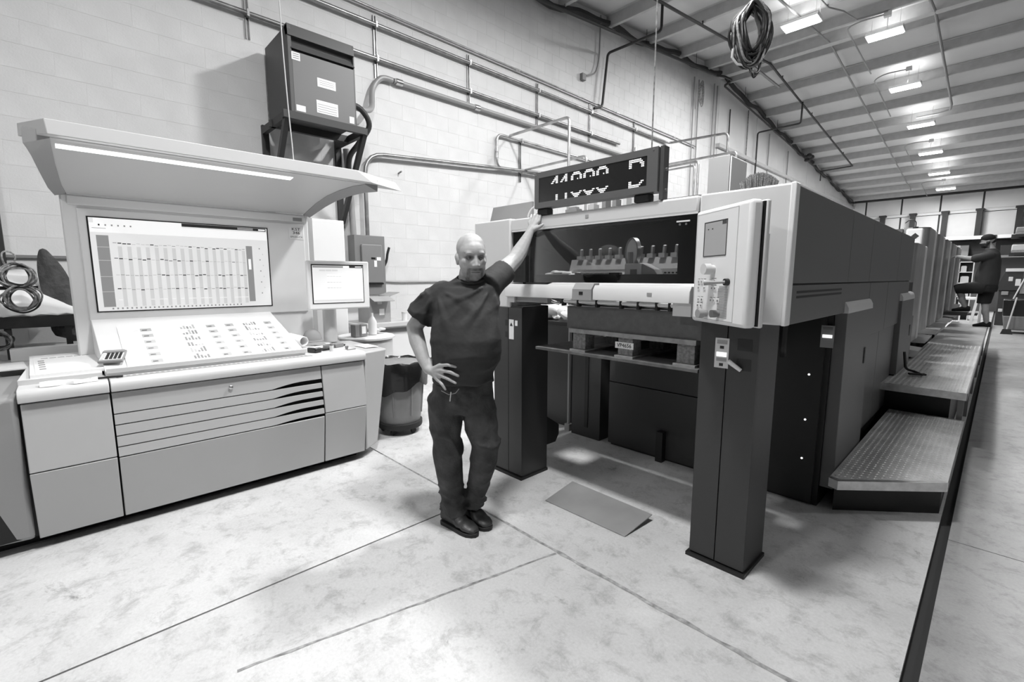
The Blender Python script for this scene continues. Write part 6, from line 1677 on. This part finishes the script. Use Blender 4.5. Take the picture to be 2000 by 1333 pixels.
MB().box(-1.55, -0.75, 24.5, 24.52, 0, 2.15).build('back', 'press_dark', cu)
for (x, z, w, h) in ((-1.08, 1.38, 0.22, 0.22), (-1.1, 1.78, 0.15, 0.2), (-1.4, 0.88, 0.3, 0.16), (-1.0, 0.88, 0.18, 0.25)):
    tag(MB().box(x, x+w, 24.1, 24.4, z+0.002, z+h).box(x+0.02, x+w-0.02, 24.12, 24.38, z+h, z+h+0.02).build('storage_tub', 'paper_grey'), {1.38: 'pale tub on second shelf of the far shelf unit', 1.78: 'small pale tub on top shelf of the far shelf unit'}.get(z, 'wide low tub at left of far shelf unit' if w == 0.3 else 'taller tub at right of far shelf unit'), 'tub', 'tubs on the far shelf unit')
dk_ = thing('work_table', 'dark work table beyond the worker with clutter', 'table', (-0.55, 21.5, 0))
MB().box(-0.95, -0.35, 21.0, 22.0, 0.86, 0.92).build('top', 'press_white', dk_)
for (x, y) in ((-0.92,21.05), (-0.42,21.05), (-0.92,21.95), (-0.42,21.95)): MB().box(x, x+0.05, y-0.02, y+0.03, 0, 0.86).build('leg', 'press_white', dk_)
MB().box(-0.85, -0.45, 21.1, 21.9, 0.35, 0.40).build('shelf', 'press_dark', dk_)
fb = MB().hexa([(-0.62,20.6,0.0),(-0.55,20.6,0.0),(-0.55,20.9,0.0),(-0.62,20.9,0.0)], [(-0.50,20.6,1.05),(-0.43,20.6,1.05),(-0.43,20.9,1.05),(-0.50,20.9,1.05)]).build('leaning_board', 'press_white')
tag(fb, 'white board leaning between far table and shelf unit', 'board')
rb_ = thing('wheeled_bin', 'dark rubbish tub on casters at the right edge of hall', 'bin', (0.45, 19.5, 0))
MB().hexa([(0.16,19.1,0.10),(0.85,19.1,0.10),(0.85,19.9,0.10),(0.16,19.9,0.10)], [(0.10,19.05,0.50),(0.92,19.05,0.50),(0.92,19.95,0.50),(0.10,19.95,0.50)]).build('tub', 'can_grey', rb_, bevel=0.03)
MB().hexa([(0.10,19.05,0.50),(0.92,19.05,0.50),(0.92,19.95,0.50),(0.10,19.95,0.50)], [(0.08,19.03,0.95),(0.95,19.03,0.95),(0.95,19.97,0.95),(0.08,19.97,0.95)]).build('bag', 'bag_black', rb_, bevel=0.02)
for (x, y) in ((0.2,19.15), (0.8,19.15), (0.2,19.85), (0.8,19.85)): MB().lathe([(0,-0.025),(0.045,-0.025),(0.05,0),(0.045,0.025),(0,0.025)], (x,y,0.05), 14, 'x').build('caster', 'rubber', rb_, smooth=True)
br2 = thing('broom', 'broom with pale handle leaning on the dark wheeled bin', 'broom', (0.3, 18.9, 0))
MB().tube([(0.22,18.85,0.12),(0.33,18.98,1.02)], 0.018, 8).build('handle', 'press_light', br2, smooth=True)
MB().hexa([(0.10,18.80,0.0),(0.34,18.80,0.0),(0.34,18.88,0.0),(0.10,18.88,0.0)], [(0.14,18.82,0.14),(0.30,18.82,0.14),(0.30,18.87,0.14),(0.14,18.87,0.14)]).build('head', 'rubber', br2)
mc_ = thing('folding_machine', 'dark machine with white covers at the right edge beyond walkway', 'machine', (0.5, 22.8, 0))
MB().box(-0.05, 1.3, 22.2, 23.6, 0.0, 1.15).build('body', 'press_dark', mc_, bevel=0.02)
MB().hexa([(-0.15,22.15,1.15),(0.45,22.15,1.15),(0.45,23.0,1.15),(-0.15,23.0,1.15)], [(0.05,22.15,1.75),(0.45,22.15,1.75),(0.45,23.0,1.75),(0.05,23.0,1.75)]).build('hopper', 'press_dark', mc_)
MB().box(0.05, 0.75, 22.1, 22.2, 1.76, 1.86).build('feed_table', 'press_white', mc_)
for (x, z, w, h) in ((0.02,1.0,0.16,0.12),(0.20,0.72,0.2,0.16),(0.30,1.30,0.12,0.22),(0.0,0.45,0.10,0.10),(0.42,1.05,0.25,0.3),(0.14,1.45,0.10,0.14)):
    MB().box(x, x+w, 22.14, 22.2, z, z+h).build('cover', random.choice(('press_white','tower_white','hood_side')), mc_, bevel=0.01)
MB().tube([(0.30,22.1,0.85),(0.55,22.12,1.75)], 0.02, 8).build('handle', 'press_white', mc_, smooth=True)
pr2 = thing('pallet_rack', 'dark rack frame holding loads at right edge of hall', 'rack', (1.0, 20.4, 0))
for (x, y) in ((1.5,19.95), (1.5,20.95), (3.2,19.95), (3.2,20.95)): MB().box(x-0.04, x+0.04, y-0.04, y+0.04, 0, 3.9).build('upright', 'dark_trim', pr2)
for z in (2.28, 2.80): MB().box(0.06, 3.2, 19.9, 20.0, z-0.07, z).box(0.06, 3.2, 20.9, 21.0, z-0.07, z).build('beam', 'dark_trim', pr2)
for (z, x0_, h, m, nm) in ((2.28, 0.10, 0.17, 'paper_grey', 'pale wrapped load on lower beam of right rack'), (2.80, 0.14, 0.14, 'cardboard', 'brown load on upper beam of right rack')):
    ld_ = thing('wrapped_load', nm, 'load', (x0_+0.6, 20.4, z), 'loads on the right rack')
    MB().box(x0_, x0_+1.3, 19.92, 20.98, z+0.06, z+0.06+h).build('stack', m, ld_, bevel=0.02)
    MB().box(x0_, x0_+1.3, 19.90, 19.96, z+0.002, z+0.06).box(x0_, x0_+1.3, 20.5, 20.6, z+0.002, z+0.06).build('skid', 'wood_board', ld_)
    MB().box(x0_+0.02, x0_+1.28, 19.95, 20.95, z+0.06+h, z+0.10+h).build('cover_sheet', 'press_dark', ld_)
